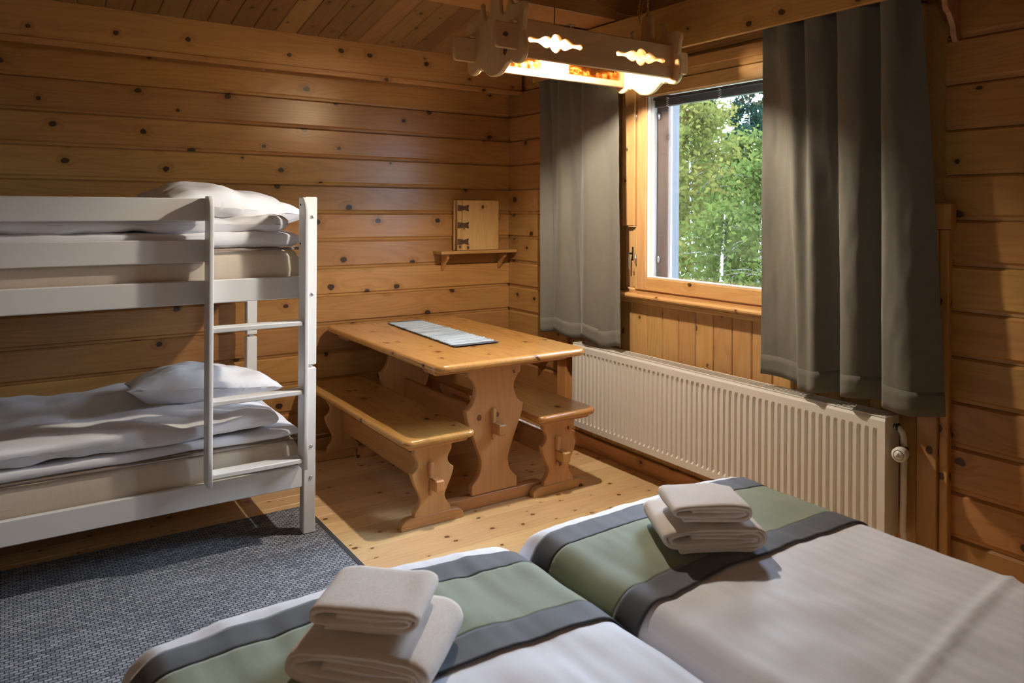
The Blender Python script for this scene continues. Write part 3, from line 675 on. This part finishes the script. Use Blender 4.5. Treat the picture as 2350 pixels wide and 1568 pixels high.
# chains and flex
def chain(name, pts, parent, pitch=.016):
    P = [Vector(p) for p in pts]; seg = []
    for a, b in zip(P, P[1:]):
        n = max(1, int((b - a).length / pitch)); seg += [(a.lerp(b, i / n), (b - a).normalized()) for i in range(n)]
    v, f = [], []; nu, nv = 10, 5
    for i, (c, d) in enumerate(seg):
        s = d.cross(X if abs(d.x) < .8 else Y).normalized(); t = s.cross(d)
        if i % 2: s = t
        w_ = s.cross(d); n0 = len(v)
        for a in range(nu):
            A = 2 * PI * a / nu; ctr = c + d * math.sin(A) * .0115 + s * math.cos(A) * .006; out = (d * math.sin(A) + s * math.cos(A)).normalized()
            for q in range(nv):
                B = 2 * PI * q / nv; v.append(tuple(ctr + (out * math.cos(B) + w_ * math.sin(B)) * .0016))
        for a in range(nu):
            for q in range(nv): f.append((n0 + a * nv + q, n0 + a * nv + (q + 1) % nv, n0 + ((a + 1) % nu) * nv + (q + 1) % nv, n0 + ((a + 1) % nu) * nv + q))
    return link(name, pyd(name, v, f), M['brass'], parent, None, True)
zc = ceil_z(LY)
for xx in (XL, XR):
    tube('eye_ring', [(xx, LY + .012 * math.cos(t * PI / 6), LZ + .265 + .012 * math.sin(t * PI / 6)) for t in range(12)], .0025, M['brass'], lp, 6, True)
    chain('chain', [(xx, LY, LZ + .275), (xx, LY, zc - .01)], lp)
chain('chain', [(XR - .05, LY - .02, LZ + .45), (XR - .085, LY - .02, LZ + .27), (XR - .07, LY - .02, LZ + .20)], lp)
tube('flex', [(-.925, LY, LZ + .10)] + [(-.9 + .55 * t, LY + .01, LZ + .42 - .0 - .17 * math.sin(t * PI * .62)) for t in [i / 10 for i in range(11)]] + [(XR - .02, LY, LZ + .40), (XR - .005, LY, zc - .01)], .003, M['brass'], lp, 6)

# added globe behind the view: warm fill on towel fronts and bunk rails
gl_ = thing('fill_globe_lamp', (-4.7, -5.8, 2.3), 'added unseen fill globe at the rear of the room', 'lamp')
lathe('globe', [(.0, -.15)] + [(.15 * math.sin(math.radians(a)), -.15 * math.cos(math.radians(a))) for a in range(15, 166, 15)] + [(.03, .147)], emis('fill_globe_glow', (1, .84, .62), 48.0), gl_, T((-4.7, -5.8, 2.42)), 24)
lathe('stem', [(.03, 0), (.03, .02), (.012, .03), (.012, ceil_z(-5.8) - 2.60), (.05, ceil_z(-5.8) - 2.59), (.05, ceil_z(-5.8) - 2.571)], M['brass'], gl_, T((-4.7, -5.8, 2.57)), 16)

# ------------------------------------------------------------------ bunk bed
bb = thing('bunk_bed', (-2.9, -.66, 0), 'white painted wooden bunk bed with a ladder against the back wall', 'bunk bed')
BX0, BX1 = -3.98, -1.877
def bpart(name, *a, bev=.004, m='white', seg=1): return box(name, *a, M[m], bb, bev, seg)
for (x0, x1) in ((BX1 - .058, BX1), (BX0, BX0 + .058)):
    for (y0, y1) in ((-1.192, -1.134), (-.185, -.127)):
        bpart('lower_post', x0, x1, y0, y1, .002 if False else .006, .781)
        bpart('upper_post', x0, x1, y0, y1, .794, 1.581)
        bpart('post_dowel', x0 + .018, x1 - .018, y0 + .018, y1 - .018, .7815, .7935, bev=.001)
rx0, rx1 = BX0 + .059, BX1 - .059
for yy in (-1.186, -.152):
    bpart('side_rail', rx0, rx1, yy, yy + .022, .228, .328); bpart('side_rail', rx0, rx1, yy, yy + .022, 1.110, 1.212)
bpart('guard_rail', rx0, -2.352, -1.186, -1.164, 1.291, 1.390); bpart('guard_rail', rx0, -2.352, -1.186, -1.164, 1.470, 1.569)
for xx in (BX1 - .050, BX0 + .030):
    for z0_ in (.228, 1.110): bpart('end_rail', xx, xx + .022, -1.133, -.186, z0_, z0_ + .10)
for z0_ in (.235, 1.118):
    for i in range(14):
        xx = rx0 + .05 + i * (rx1 - rx0 - .15) / 13
        bpart('bed_slat', xx, xx + .06, -1.163, -.153, z0_, z0_ + .018, bev=.002)
# ladder: two uprights with rounded tops and three treads
up = cr([(0, .335, 1), (.088, .335, 1), (.088, 1.30), (.088, 1.50, 1), (.082, 1.545), (.055, 1.574), (.030, 1.578, 1), (0, 1.578, 1)], 5, True)
for x0, s in ((-2.366, 0), (-1.953, 0)):
    prism('ladder_upright', [[(a, b) for a, b in up]], .020, M['white'], bb, frame(-Y, Z, -X, (x0, -1.188, 0)), .003)
for zt in (.388, .700, 1.014):
    bpart('ladder_tread', -2.3555, -1.9635, -1.270, -1.198, zt - .022, zt, bev=.004)
# bolts on the near post
for zz in (1.488, 1.125, .413, .268):
    lathe('bolt', [(.0085, 0), (.0085, .002), (.006, .0035), (.0, .0035)], M['steel'], bb, frame(X, Z, -Y, (-1.901, -1.1925, zz)), 12)
for zz in (1.545, 1.365):
    lathe('bolt', [(.005, 0), (.004, .003), (.0, .003)], M['black'], bb, frame(-Y, Z, -X, (-1.9635, -1.215, zz)), 10)

def puff(name, c, h, m, a=10, b=.5, amp=.01, sc=3., seed=0, n=36, parent=None, rot=None, pinch=0, nv=None, flatb=0.0, fold=0):
    """closed cushion-like slab: superelliptic in plan with wrinkles"""
    nv = nv or n; v, f = [], []; cen = Vector(c)
    for s in (1, -1):
        for j in range(nv + 1):
            for i in range(n + 1):
                U = math.sin((2 * i / n - 1) * PI / 2) if a > 4 else (2 * i / n - 1); V = math.sin((2 * j / nv - 1) * PI / 2) if a > 4 else (2 * j / nv - 1)
                t = (max(0, 1 - abs(U) ** a) * max(0, 1 - abs(V) ** a)) ** b
                if s < 0: t *= (1 - flatb)
                xx = h[0] * U * (1 - pinch * (1 - V * V)); yy = h[1] * V * (1 - pinch * (1 - U * U))
                wz = amp * (nz(xx * sc + seed, yy * sc, s * 3.1) + .5 * nz(xx * sc * 2.7 + seed, yy * sc * 2.7, s)) * min(1, t * 1.5)
                wz += amp * .30 * abs(nz(xx * sc * 3.2 + seed, yy * sc * 7.5, s * 2.)) * min(1, (1 - t) * 2.2 + .25)
                if fold: wz += fold * abs(nz(xx * 3 + seed, yy * 11)) * min(1, t * 2)
                xx += amp * .6 * nz(yy * sc * 1.5, seed, s * t); yy += amp * .6 * nz(xx * sc * 1.5, seed + 5, s * t)
                v.append((xx, yy, s * h[2] * t + wz))
    N = (n + 1) * (nv + 1)
    for s in (0, 1):
        for j in range(nv):
            for i in range(n):
                q = (s * N + j * (n + 1) + i, s * N + j * (n + 1) + i + 1, s * N + (j + 1) * (n + 1) + i + 1, s * N + (j + 1) * (n + 1) + i)
                f.append(q if s == 0 else q[::-1])
    me = pyd(name, v, f); bm = bmesh.new(); bm.from_mesh(me); bmesh.ops.remove_doubles(bm, verts=bm.verts, dist=.0004)
    bmesh.ops.recalc_face_normals(bm, faces=bm.faces); bm.to_mesh(me); bm.free()
    o = link(name, me, m, parent, T(cen) @ (rot or Matrix()), True)
    return o
MX0, MX1 = BX0 + .062, -1.945
mcx, mhx = (MX0 + MX1) / 2, (MX1 - MX0) / 2
def bunk_mattress(z0, z1, label):
    t_ = thing('mattress', (mcx, -.66, z0), label, 'mattress', 'bunk mattresses')
    puff('ticking', (mcx, -.658, (z0 + z1) / 2), (mhx, .500, (z1 - z0) / 2), M['mattress'], 40, .3, .004, 6, z0, 60, t_, nv=30)
    for zz in (z1 - .004, z0 + .006):
        pts = []
        for (sx, sy) in ((1, -1), (1, 1), (-1, 1), (-1, -1)): pts.append((mcx + sx * (mhx + .001), -.658 + sy * .501, zz))
        tube('piping', [pts[3], pts[0], pts[1]], .007, M['piping'], t_, 6)
bunk_mattress(.255, .458, 'beige quilted mattress on the lower bunk')
bunk_mattress(1.138, 1.345, 'beige quilted mattress on the upper bunk')
tag(puff('mattress_topper', (mcx + .01, -.655, .482), (mhx - .01, .505, .022), M['linen'], 24, .26, .007, 5, 3, 70, nv=40), 'thin white sheet pad on the lower bunk mattress', 'bedding')
tag(puff('mattress_topper', (mcx + .01, -.655, 1.383), (mhx - .012, .500, .038), M['linen'], 24, .24, .008, 5, 8, 70, nv=40), 'white sheet pad on the upper bunk mattress', 'bedding')
tag(puff('duvet', (-3.0, -.665, .556), (.955, .505, .044), M['linen'], 16, .28, .026, 3.4, 14, 110, nv=50), 'white duvet spread on the lower bunk', 'duvet')
tag(puff('duvet', (-2.965, -.655, 1.452), (.965, .485, .036), M['linen'], 20, .26, .020, 5, 31, 110, nv=50), 'white duvet spread on the upper bunk behind the guard rails', 'duvet')
tag(puff('pillow', (-2.27, -.66, .640), (.345, .27, .105), M['linen'], 2.6, .62, .030, 3.6, 4, 48, rot=Matrix.Rotation(math.radians(-6), 4, 'Z') @ Matrix.Rotation(math.radians(-8), 4, 'X') @ Matrix.Rotation(math.radians(4), 4, 'Y'), pinch=.06), 'plump white pillow on the lower bunk', 'pillow', 'bunk pillows')
tag(puff('pillow', (-2.20, -.74, 1.540), (.335, .29, .088), M['linen'], 2.8, .55, .026, 3.4, 21, 48, rot=Matrix.Rotation(math.radians(5), 4, 'Z') @ Matrix.Rotation(math.radians(4), 4, 'X') @ Matrix.Rotation(math.radians(5), 4, 'Y'), pinch=.06), 'plump white pillow on the upper bunk', 'pillow', 'bunk pillows')

# ------------------------------------------------------------------ rug
rg = thing('rug', (-2.9, -2.0, 0), 'large grey woven rug between the bunk bed and the double bed', 'rug')
box('woven_field', -4.55, -1.835, -3.30, -.850, .0005, .0055, M['rug'], rg, .001)
for a in ((-1.835, -1.812, -3.30, -.850), (-4.573, -4.55, -3.30, -.850)):
    box('binding', *a, .0005, .0065, M['rug'] if False else M['rug_edge'], rg, .002)

# ------------------------------------------------------------------ the two beds pushed together
FY = -2.785
def bed_surface(xc, w, top, seed, r=.085):
    half_s = (w - r) + r * PI / 2
    def drop(s, flat):
        a = abs(s)
        if a <= flat: return a, 0
        if a <= flat + r * PI / 2:
            q = (a - flat) / r; return flat + r * math.sin(q), r * (1 - math.cos(q))
        return flat + r, r + (a - flat - r * PI / 2)
    def fn(s, t, lift=0):
        ax, dx = drop(s, w - r); xx = xc + math.copysign(ax, s)
        # t measured from the start of the flat part; negative t rolls over the foot end
        if t >= 0: yy, dy = FY - r - t, 0
        else:
            q, dy = drop(t, 0); yy = FY - r + q
        wr_ = .009 * nz(xx * 3.0 + seed, yy * 1.6) + (.004 + .006 * min(1, max(0, (FY - .2 - yy) / .5))) * nz(xx * 10 + seed + .8 * yy, yy * 1.7 + 4) + .006 * nz(xx * 7, yy * 8 + seed) + .0028 * nz(xx * 26 + seed, yy * 4) + .007 * max(0, nz(xx * 5 + yy * 3.1 + seed, yy * 5.5 - xx * 2)) ** 1.5
        crown = .018 * (1 - (ax / w) ** 2)
        # a long raised fold across the duvet
        yl = -3.733 + (-.867 - xx) * -.15
        ridge = .008 * math.exp(-((yy - yl) / .012) ** 2) if seed > 5 else 0
        z_ = top - dx - dy + (wr_ + crown + ridge) * (1 if dx + dy < .03 else .35) + lift * math.cos(min(1.57, dx / r * 1.2))
        out = lift * min(1, dx / r)
        return xx + math.copysign(out, s), yy + (lift * min(1, dy / r)), max(z_, .17)
    return fn, half_s
def bed(xc, w, top, seed, lab_bed, lab_mat, lab_duv, lab_run, near, far):
    b_ = thing('bed', (xc, -3.9, 0), lab_bed, 'bed', 'single beds pushed together')
    box('bed_base', xc - w + .07, xc + w - .07, -4.84, FY - .07, .12, .27, M['white'], b_, .006)
    for sx in (-1, 1):
        for yy in (-4.74, FY - .16): lathe('leg', [(.022, 0), (.026, .119)], M['white'], b_, T((xc + sx * (w - .16), yy, .0006)), 12)
    mt = box('mattress', xc - w + .065, xc + w - .065, -4.83, FY - .065, .271, .475, M['mattress'], None, .04, 3, smooth=True)
    tag(mt, lab_mat, 'mattress', 'mattresses of the double bed')
    fn, hs_ = bed_surface(xc, w, top, seed)
    side = .20
    def duv(u, v):
        s = (u * 2 - 1) * (hs_ + side); t = -(.13 + .15) + v * 2.30
        return fn(s, t)
    d = grid('duvet', duv, 110, 190, M['sateen']); solid(d, .012, 1); tag(d, lab_duv, 'duvet')
    r_ = thing('bed_runner', (xc, -3.07, .585), lab_run, 'bed runner', 'sage bed runners')
    def strip(t0, t1, s_ext, lift):
        def g(u, v):
            s = (u * 2 - 1) * (hs_ + s_ext); t = t0 + (t1 - t0) * v
            t += .010 * nz(s * 1.8 + seed, 1.7) + .003 * nz(s * 9 + seed, 5)
            return fn(s, t, lift)
        return g
    for nm, t0, t1, m_ in (('border', far, far + .088, 'charcoal'), ('centre', far + .088, near - .088, 'sage'), ('border', near - .088, near, 'charcoal')):
        o = grid(nm, strip(t0, t1, .10, .0065 if nm == 'centre' else .0075), 110, max(8, int((t1 - t0) * 110)), M[m_], r_); solid(o, .003, 1)
    return fn
fnL = bed(-2.372, .513, .572, 2.2, 'single bed on the left under the runner with the larger towel pile', 'mattress of the left bed hidden under its duvet', 'white striped duvet on the left bed', 'sage green runner with charcoal borders on the left bed', .440, .030)
fnR = bed(-1.350, .497, .572, 9.4, 'single bed on the right beside the radiator', 'mattress of the right bed hidden under its duvet', 'white striped duvet on the right bed beside the radiator', 'sage green runner with charcoal borders on the right bed', .458, .016)

# ------------------------------------------------------------------ towels
def towel(c, wdt, dep, hgt, ang, turns, seed, label, wob=.006):
    """a towel folded over and over: flattened spiral ribbon seen from its end"""
    th = hgt / (2 * turns + .6); n = int(44 * turns); ctr = []
    for i in range(n + 1):
        q = i / n; a = q * turns * 2 * PI - PI * .62
        sh_ = 1 - .93 * q * (hgt / 2 - th * .5) / (hgt / 2)
        ry = hgt / 2 - th * .55 - q * (hgt / 2 - th * .9)
        rx = wdt / 2 - th * .55 - q * (wdt / 2) * .28 * (hgt * 2.6 / wdt) * 1.1
        ca, sa = math.cos(a), math.sin(a)
        xx = rx * math.copysign(abs(ca) ** .42, ca); zz = ry * math.copysign(abs(sa) ** .75, sa)
        ctr.append((xx + wob * nz(q * 9 + seed, 2), zz + wob * .8 * nz(xx * 16 + seed, q * 4)))
    v, f = [], []; ND = 14
    L = len(ctr); ring = []
    for i in range(L):
        p0, p1 = ctr[max(0, i - 1)], ctr[min(L - 1, i + 1)]
        d = Vector((p1[0] - p0[0], p1[1] - p0[1])); d = d.normalized() if d.length > 1e-9 else Vector((1, 0)); nn_ = Vector((-d.y, d.x)); ring.append((ctr[i], nn_))
    for k in range(ND + 1):
        q = k / ND; yy = (q - .5) * dep
        e = th * .46 * (1 - .55 * max(0, (abs(q - .5) - .44) / .06) ** 2)
        for side in (1, -1):
            for i, (p, nn_) in enumerate(ring):
                bu = .0035 * nz(p[0] * 20 + seed, yy * 9, p[1] * 30)
                v.append((p[0] + nn_.x * side * (e + bu), yy + .006 * nz(p[0] * 12, p[1] * 60 + seed, i * .02), p[1] + nn_.y * side * (e + bu)))
    R = 2 * L
    for k in range(ND):
        for side in (0, 1):
            for i in range(L - 1):
                a_, b2, c_, d_ = k * R + side * L + i, k * R + side * L + i + 1, (k + 1) * R + side * L + i + 1, (k + 1) * R + side * L + i
                f.append((a_, b2, c_, d_) if side else (d_, c_, b2, a_))
        for i in (0, L - 1): f.append((k * R + i, (k + 1) * R + i, (k + 1) * R + L + i, k * R + L + i))
    for k in (0, ND):
        for i in range(L - 1):
            q = (k * R + i, k * R + i + 1, k * R + L + i + 1, k * R + L + i); f.append(q if k == 0 else q[::-1])
    me = pyd('towel', v, f); bm = bmesh.new(); bm.from_mesh(me); bmesh.ops.recalc_face_normals(bm, faces=bm.faces); bm.to_mesh(me); bm.free()
    o = link('towel', me, M['towel'], None, T(c) @ Matrix.Rotation(math.radians(ang), 4, 'Z'), True)
    tag(o, label, 'towel', 'folded towels on the beds'); return o
def stack(fl, ang, w1, d1, h1, w2, d2, h2, dx, dang, zt, labs, seeds, turns):
    a = math.radians(ang); ex = Vector((math.cos(a), math.sin(a), 0)); ey = Vector((-math.sin(a), math.cos(a), 0))
    c = Vector((*fl, 0)) + ex * w1 / 2 + ey * d1 / 2
    towel((c.x, c.y, zt + h1 / 2), w1, d1, h1, ang, turns[0], seeds[0], labs[0])
    c2 = Vector((*fl, 0)) + ex * (w2 / 2 + dx[0]) + ey * (d2 / 2 + dx[1])
    towel((c2.x, c2.y, zt + h1 + h2 / 2 + .001), w2, d2, h2, ang + dang, turns[1], seeds[1], labs[1])
stack((-1.632, -3.192), -30, .300, .235, .078, .242, .175, .056, (.024, .012), -1, .602, ('large folded cream towel at the bottom of the pile on the right bed', 'small folded cream towel on top of the pile on the right bed'), (3, 8), (2.6, 1.6))
stack((-2.652, -3.180), -46, .312, .255, .088, .245, .185, .054, (.020, .055), 5, .602, ('large folded cream towel at the bottom of the pile on the left bed', 'small folded cream towel on top of the pile on the left bed'), (12, 17), (2.6, 1.6))

# ------------------------------------------------------------------ outside: forest edge
gnd = grid('ground', lambda u, v: (.4 + u * 60, -40 + v * 90, -.75 + .3 * nz(u * 9, v * 12) - .2 * math.exp(-u * 30)), 40, 60, M['ground'])
tag(gnd, 'mossy forest floor outside the window', kind='structure')
def tree(px, py, h, r, nleaf, size, label, conifer=False, low=.12, lean=0, seed=0):
    rnd = random.Random(seed); gz = -.8
    dk_ = conifer
    tr_ = thing('spruce_tree' if conifer else 'birch_tree', (px, py, gz), label, 'tree', 'trees outside the window')
    tp = [(lean * q * h + .08 * math.sin(q * 5 + seed), .06 * math.cos(q * 4 + seed), q * h) for q in [i / 8 for i in range(9)]]
    tk = tube('trunk', [(px + a, py + b, gz + c) for a, b, c in tp], [max(.012, (.10 if conifer else .065) * (1 - i / 8.5)) for i in range(9)], M['bark'] if conifer else M['birch'], tr_, 7)
    # branches, one mesh; leaves, one mesh
    V, F = [], []; LV, LF = [], []
    nb = 46 if conifer else 34; tips = []
    for i in range(nb):
        q = low + (1 - low) * (i + rnd.random()) / nb; a = rnd.uniform(0, 2 * PI)
        ln = r * ((1.05 - q) if conifer else (.35 + .75 * math.sin(PI * min(1, q * .9 + .12)))) * rnd.uniform(.6, 1.1)
        k = q * 8; k0 = min(7, int(k)); base = Vector(tp[k0]).lerp(Vector(tp[k0 + 1]), k - k0)
        d = Vector((math.cos(a), math.sin(a), -.15 if conifer else rnd.uniform(.1, .8))).normalized()
        e = base + d * ln + Vector((0, 0, -.25 * ln if conifer else -.15 * ln)); mid = base.lerp(e, .5) + Vector((0, 0, .08 * ln))
        tips.append((base, mid, e, ln))
        n0 = len(V); rr = .010
        for p_, w_ in ((base, 1.4), (mid, 1), (e, .3)):
            for kk in range(3): V.append((p_.x + px + rr * w_ * math.cos(kk * 2.1), p_.y + py + rr * w_ * math.sin(kk * 2.1), p_.z + gz + rr * w_ * (.5 if kk == 1 else -.3)))
        for s_ in (0, 1):
            for kk in range(3): F.append((n0 + s_ * 3 + kk, n0 + s_ * 3 + (kk + 1) % 3, n0 + s_ * 3 + 3 + (kk + 1) % 3, n0 + s_ * 3 + 3 + kk))
    link('branches', pyd('branches', V, F), M['bark'], tr_)
    for i in range(nleaf):
        base, mid, e, ln = tips[rnd.randrange(nb)]; t = rnd.random() ** .7
        p_ = (base.lerp(mid, t * 2) if t < .5 else mid.lerp(e, t * 2 - 1)); sp_ = (.16 if conifer else .30) * (.4 + ln * .5)
        p_ = p_ + Vector((rnd.gauss(0, sp_), rnd.gauss(0, sp_), rnd.gauss(0, sp_ * .7)))
        s_ = size * rnd.uniform(.6, 1.25)
        a1 = Vector((rnd.gauss(0, 1), rnd.gauss(0, 1), rnd.gauss(0, 1))).normalized(); a2 = a1.cross(Vector((rnd.gauss(0, 1), rnd.gauss(0, 1), rnd.gauss(0, 1)))).normalized()
        n0 = len(LV); o_ = Vector((px, py, gz)) + p_; wd_ = .22 if conifer else .62
        for q in (o_ - a1 * s_, o_ + a2 * s_ * wd_, o_ + a1 * s_, o_ - a2 * s_ * wd_): LV.append(tuple(q))
        LF.append((n0, n0 + 1, n0 + 2, n0 + 3))
    tag(link('needles' if conifer else 'foliage', pyd('foliage', LV, LF), M['leaf_dark'] if conifer else M['leaf_yellow' if 'yellow' in label else 'leaf'], tr_), kind='stuff')
def spot(px, dX):   # metres beyond the window wall, seen along a given direction from inside
    u = (px - 1175) / 1727.; ca, sa = math.cos(TH), math.sin(TH)
    d = Vector((sa + ca * u, ca - sa * u)); t = (dX + 3.09) / d.x
    return dX, -4.64 + d.y * t
TREES = [
    (1585, 9.0, 4.6, 1.25, 6000, .062, 'slim yellowing birch nearest the window on the left of the view', False),
    (1705, 11.0, 3.9, 1.3, 6500, .060, 'young birch in the middle of the window view', False),
    (1665, 7.0, 2.3, .85, 3000, .050, 'low birch sapling in front of the other trees', False),
    (1750, 8.2, 3.2, 1.0, 4200, .055, 'bushy birch at the right edge of the visible pane', False),
    (1530, 13.0, 6.4, 1.5, 6000, .07, 'taller birch behind the left jamb', False),
    (1635, 15.5, 5.6, 1.5, 5500, .07, 'yellowing birch standing behind the slim one', False),
    (1715, 19.0, 9.4, 2.2, 9500, .13, 'dark spruce towering behind the birches', True),
    (1610, 23.0, 7.6, 1.8, 5000, .14, 'dark spruce far back on the left', True),
    (1765, 22.0, 9.0, 2.2, 8000, .14, 'dark spruce behind the right edge of the pane', True),
    (1560, 30.0, 8.6, 2.6, 3600, .26, 'distant spruce at the left of the view', True),
    (1625, 35.0, 9.6, 2.8, 3600, .28, 'distant spruce left of centre', True),
    (1690, 31.0, 8.2, 2.6, 3600, .26, 'distant spruce right of centre', True),
    (1760, 36.0, 9.4, 2.8, 3600, .28, 'distant spruce at the right of the view', True),
    (1500, 16.0, 4.6, 1.6, 5000, .075, 'rounded birch left of the visible pane', False),
    (1440, 20.0, 5.6, 2.0, 5000, .09, 'pale birch further left outside', False),
    (1480, 27.0, 8.0, 2.6, 3600, .24, 'distant spruce beyond the rounded birch', True),
    (1390, 26.0, 7.4, 2.6, 3600, .24, 'distant spruce behind the left curtain', True),
    (1340, 21.0, 5.6, 2.1, 4500, .09, 'birch behind the left curtain', False),
    (1270, 24.0, 6.6, 2.5, 3600, .22, 'distant spruce hidden by the room corner', True),
    (1420, 33.0, 9.0, 3.0, 3600, .28, 'tallest distant spruce left of the pane', True),
    (1530, 38.0, 9.8, 3.0, 3600, .30, 'faint spruce on the skyline behind the jamb', True),
    (1850, 17.0, 5.0, 1.6, 4500, .08, 'birch standing apart behind the right curtain', False)]
# added tall spruces out of view, blocking sky light from the table side
SKY_BLOCKERS = [(6.2, -4.2, 'added light-blocking tall spruce close outside behind the right curtain'), (5.6, -6.6, 'added light-blocking tall spruce outside beyond the right post'), (7.4, -9.2, 'added light-blocking tall spruce outside far to the right'), (8.6, -2.2, 'added light-blocking tall spruce outside just right of the pane')]
for i, (px, dX, h, r, nl, sz, lab, con) in enumerate(TREES):
    a, b = spot(px, dX); tree(a, b, h, r, nl, sz, lab, con, seed=i + 1, lean=.02 * math.sin(i * 2.1), low=.06 if not con else .18)
for i, (a, b, lab) in enumerate(SKY_BLOCKERS): tree(a, b, 9.5, 2.3, 9000, .14, lab, True, seed=40 + i, low=.04)
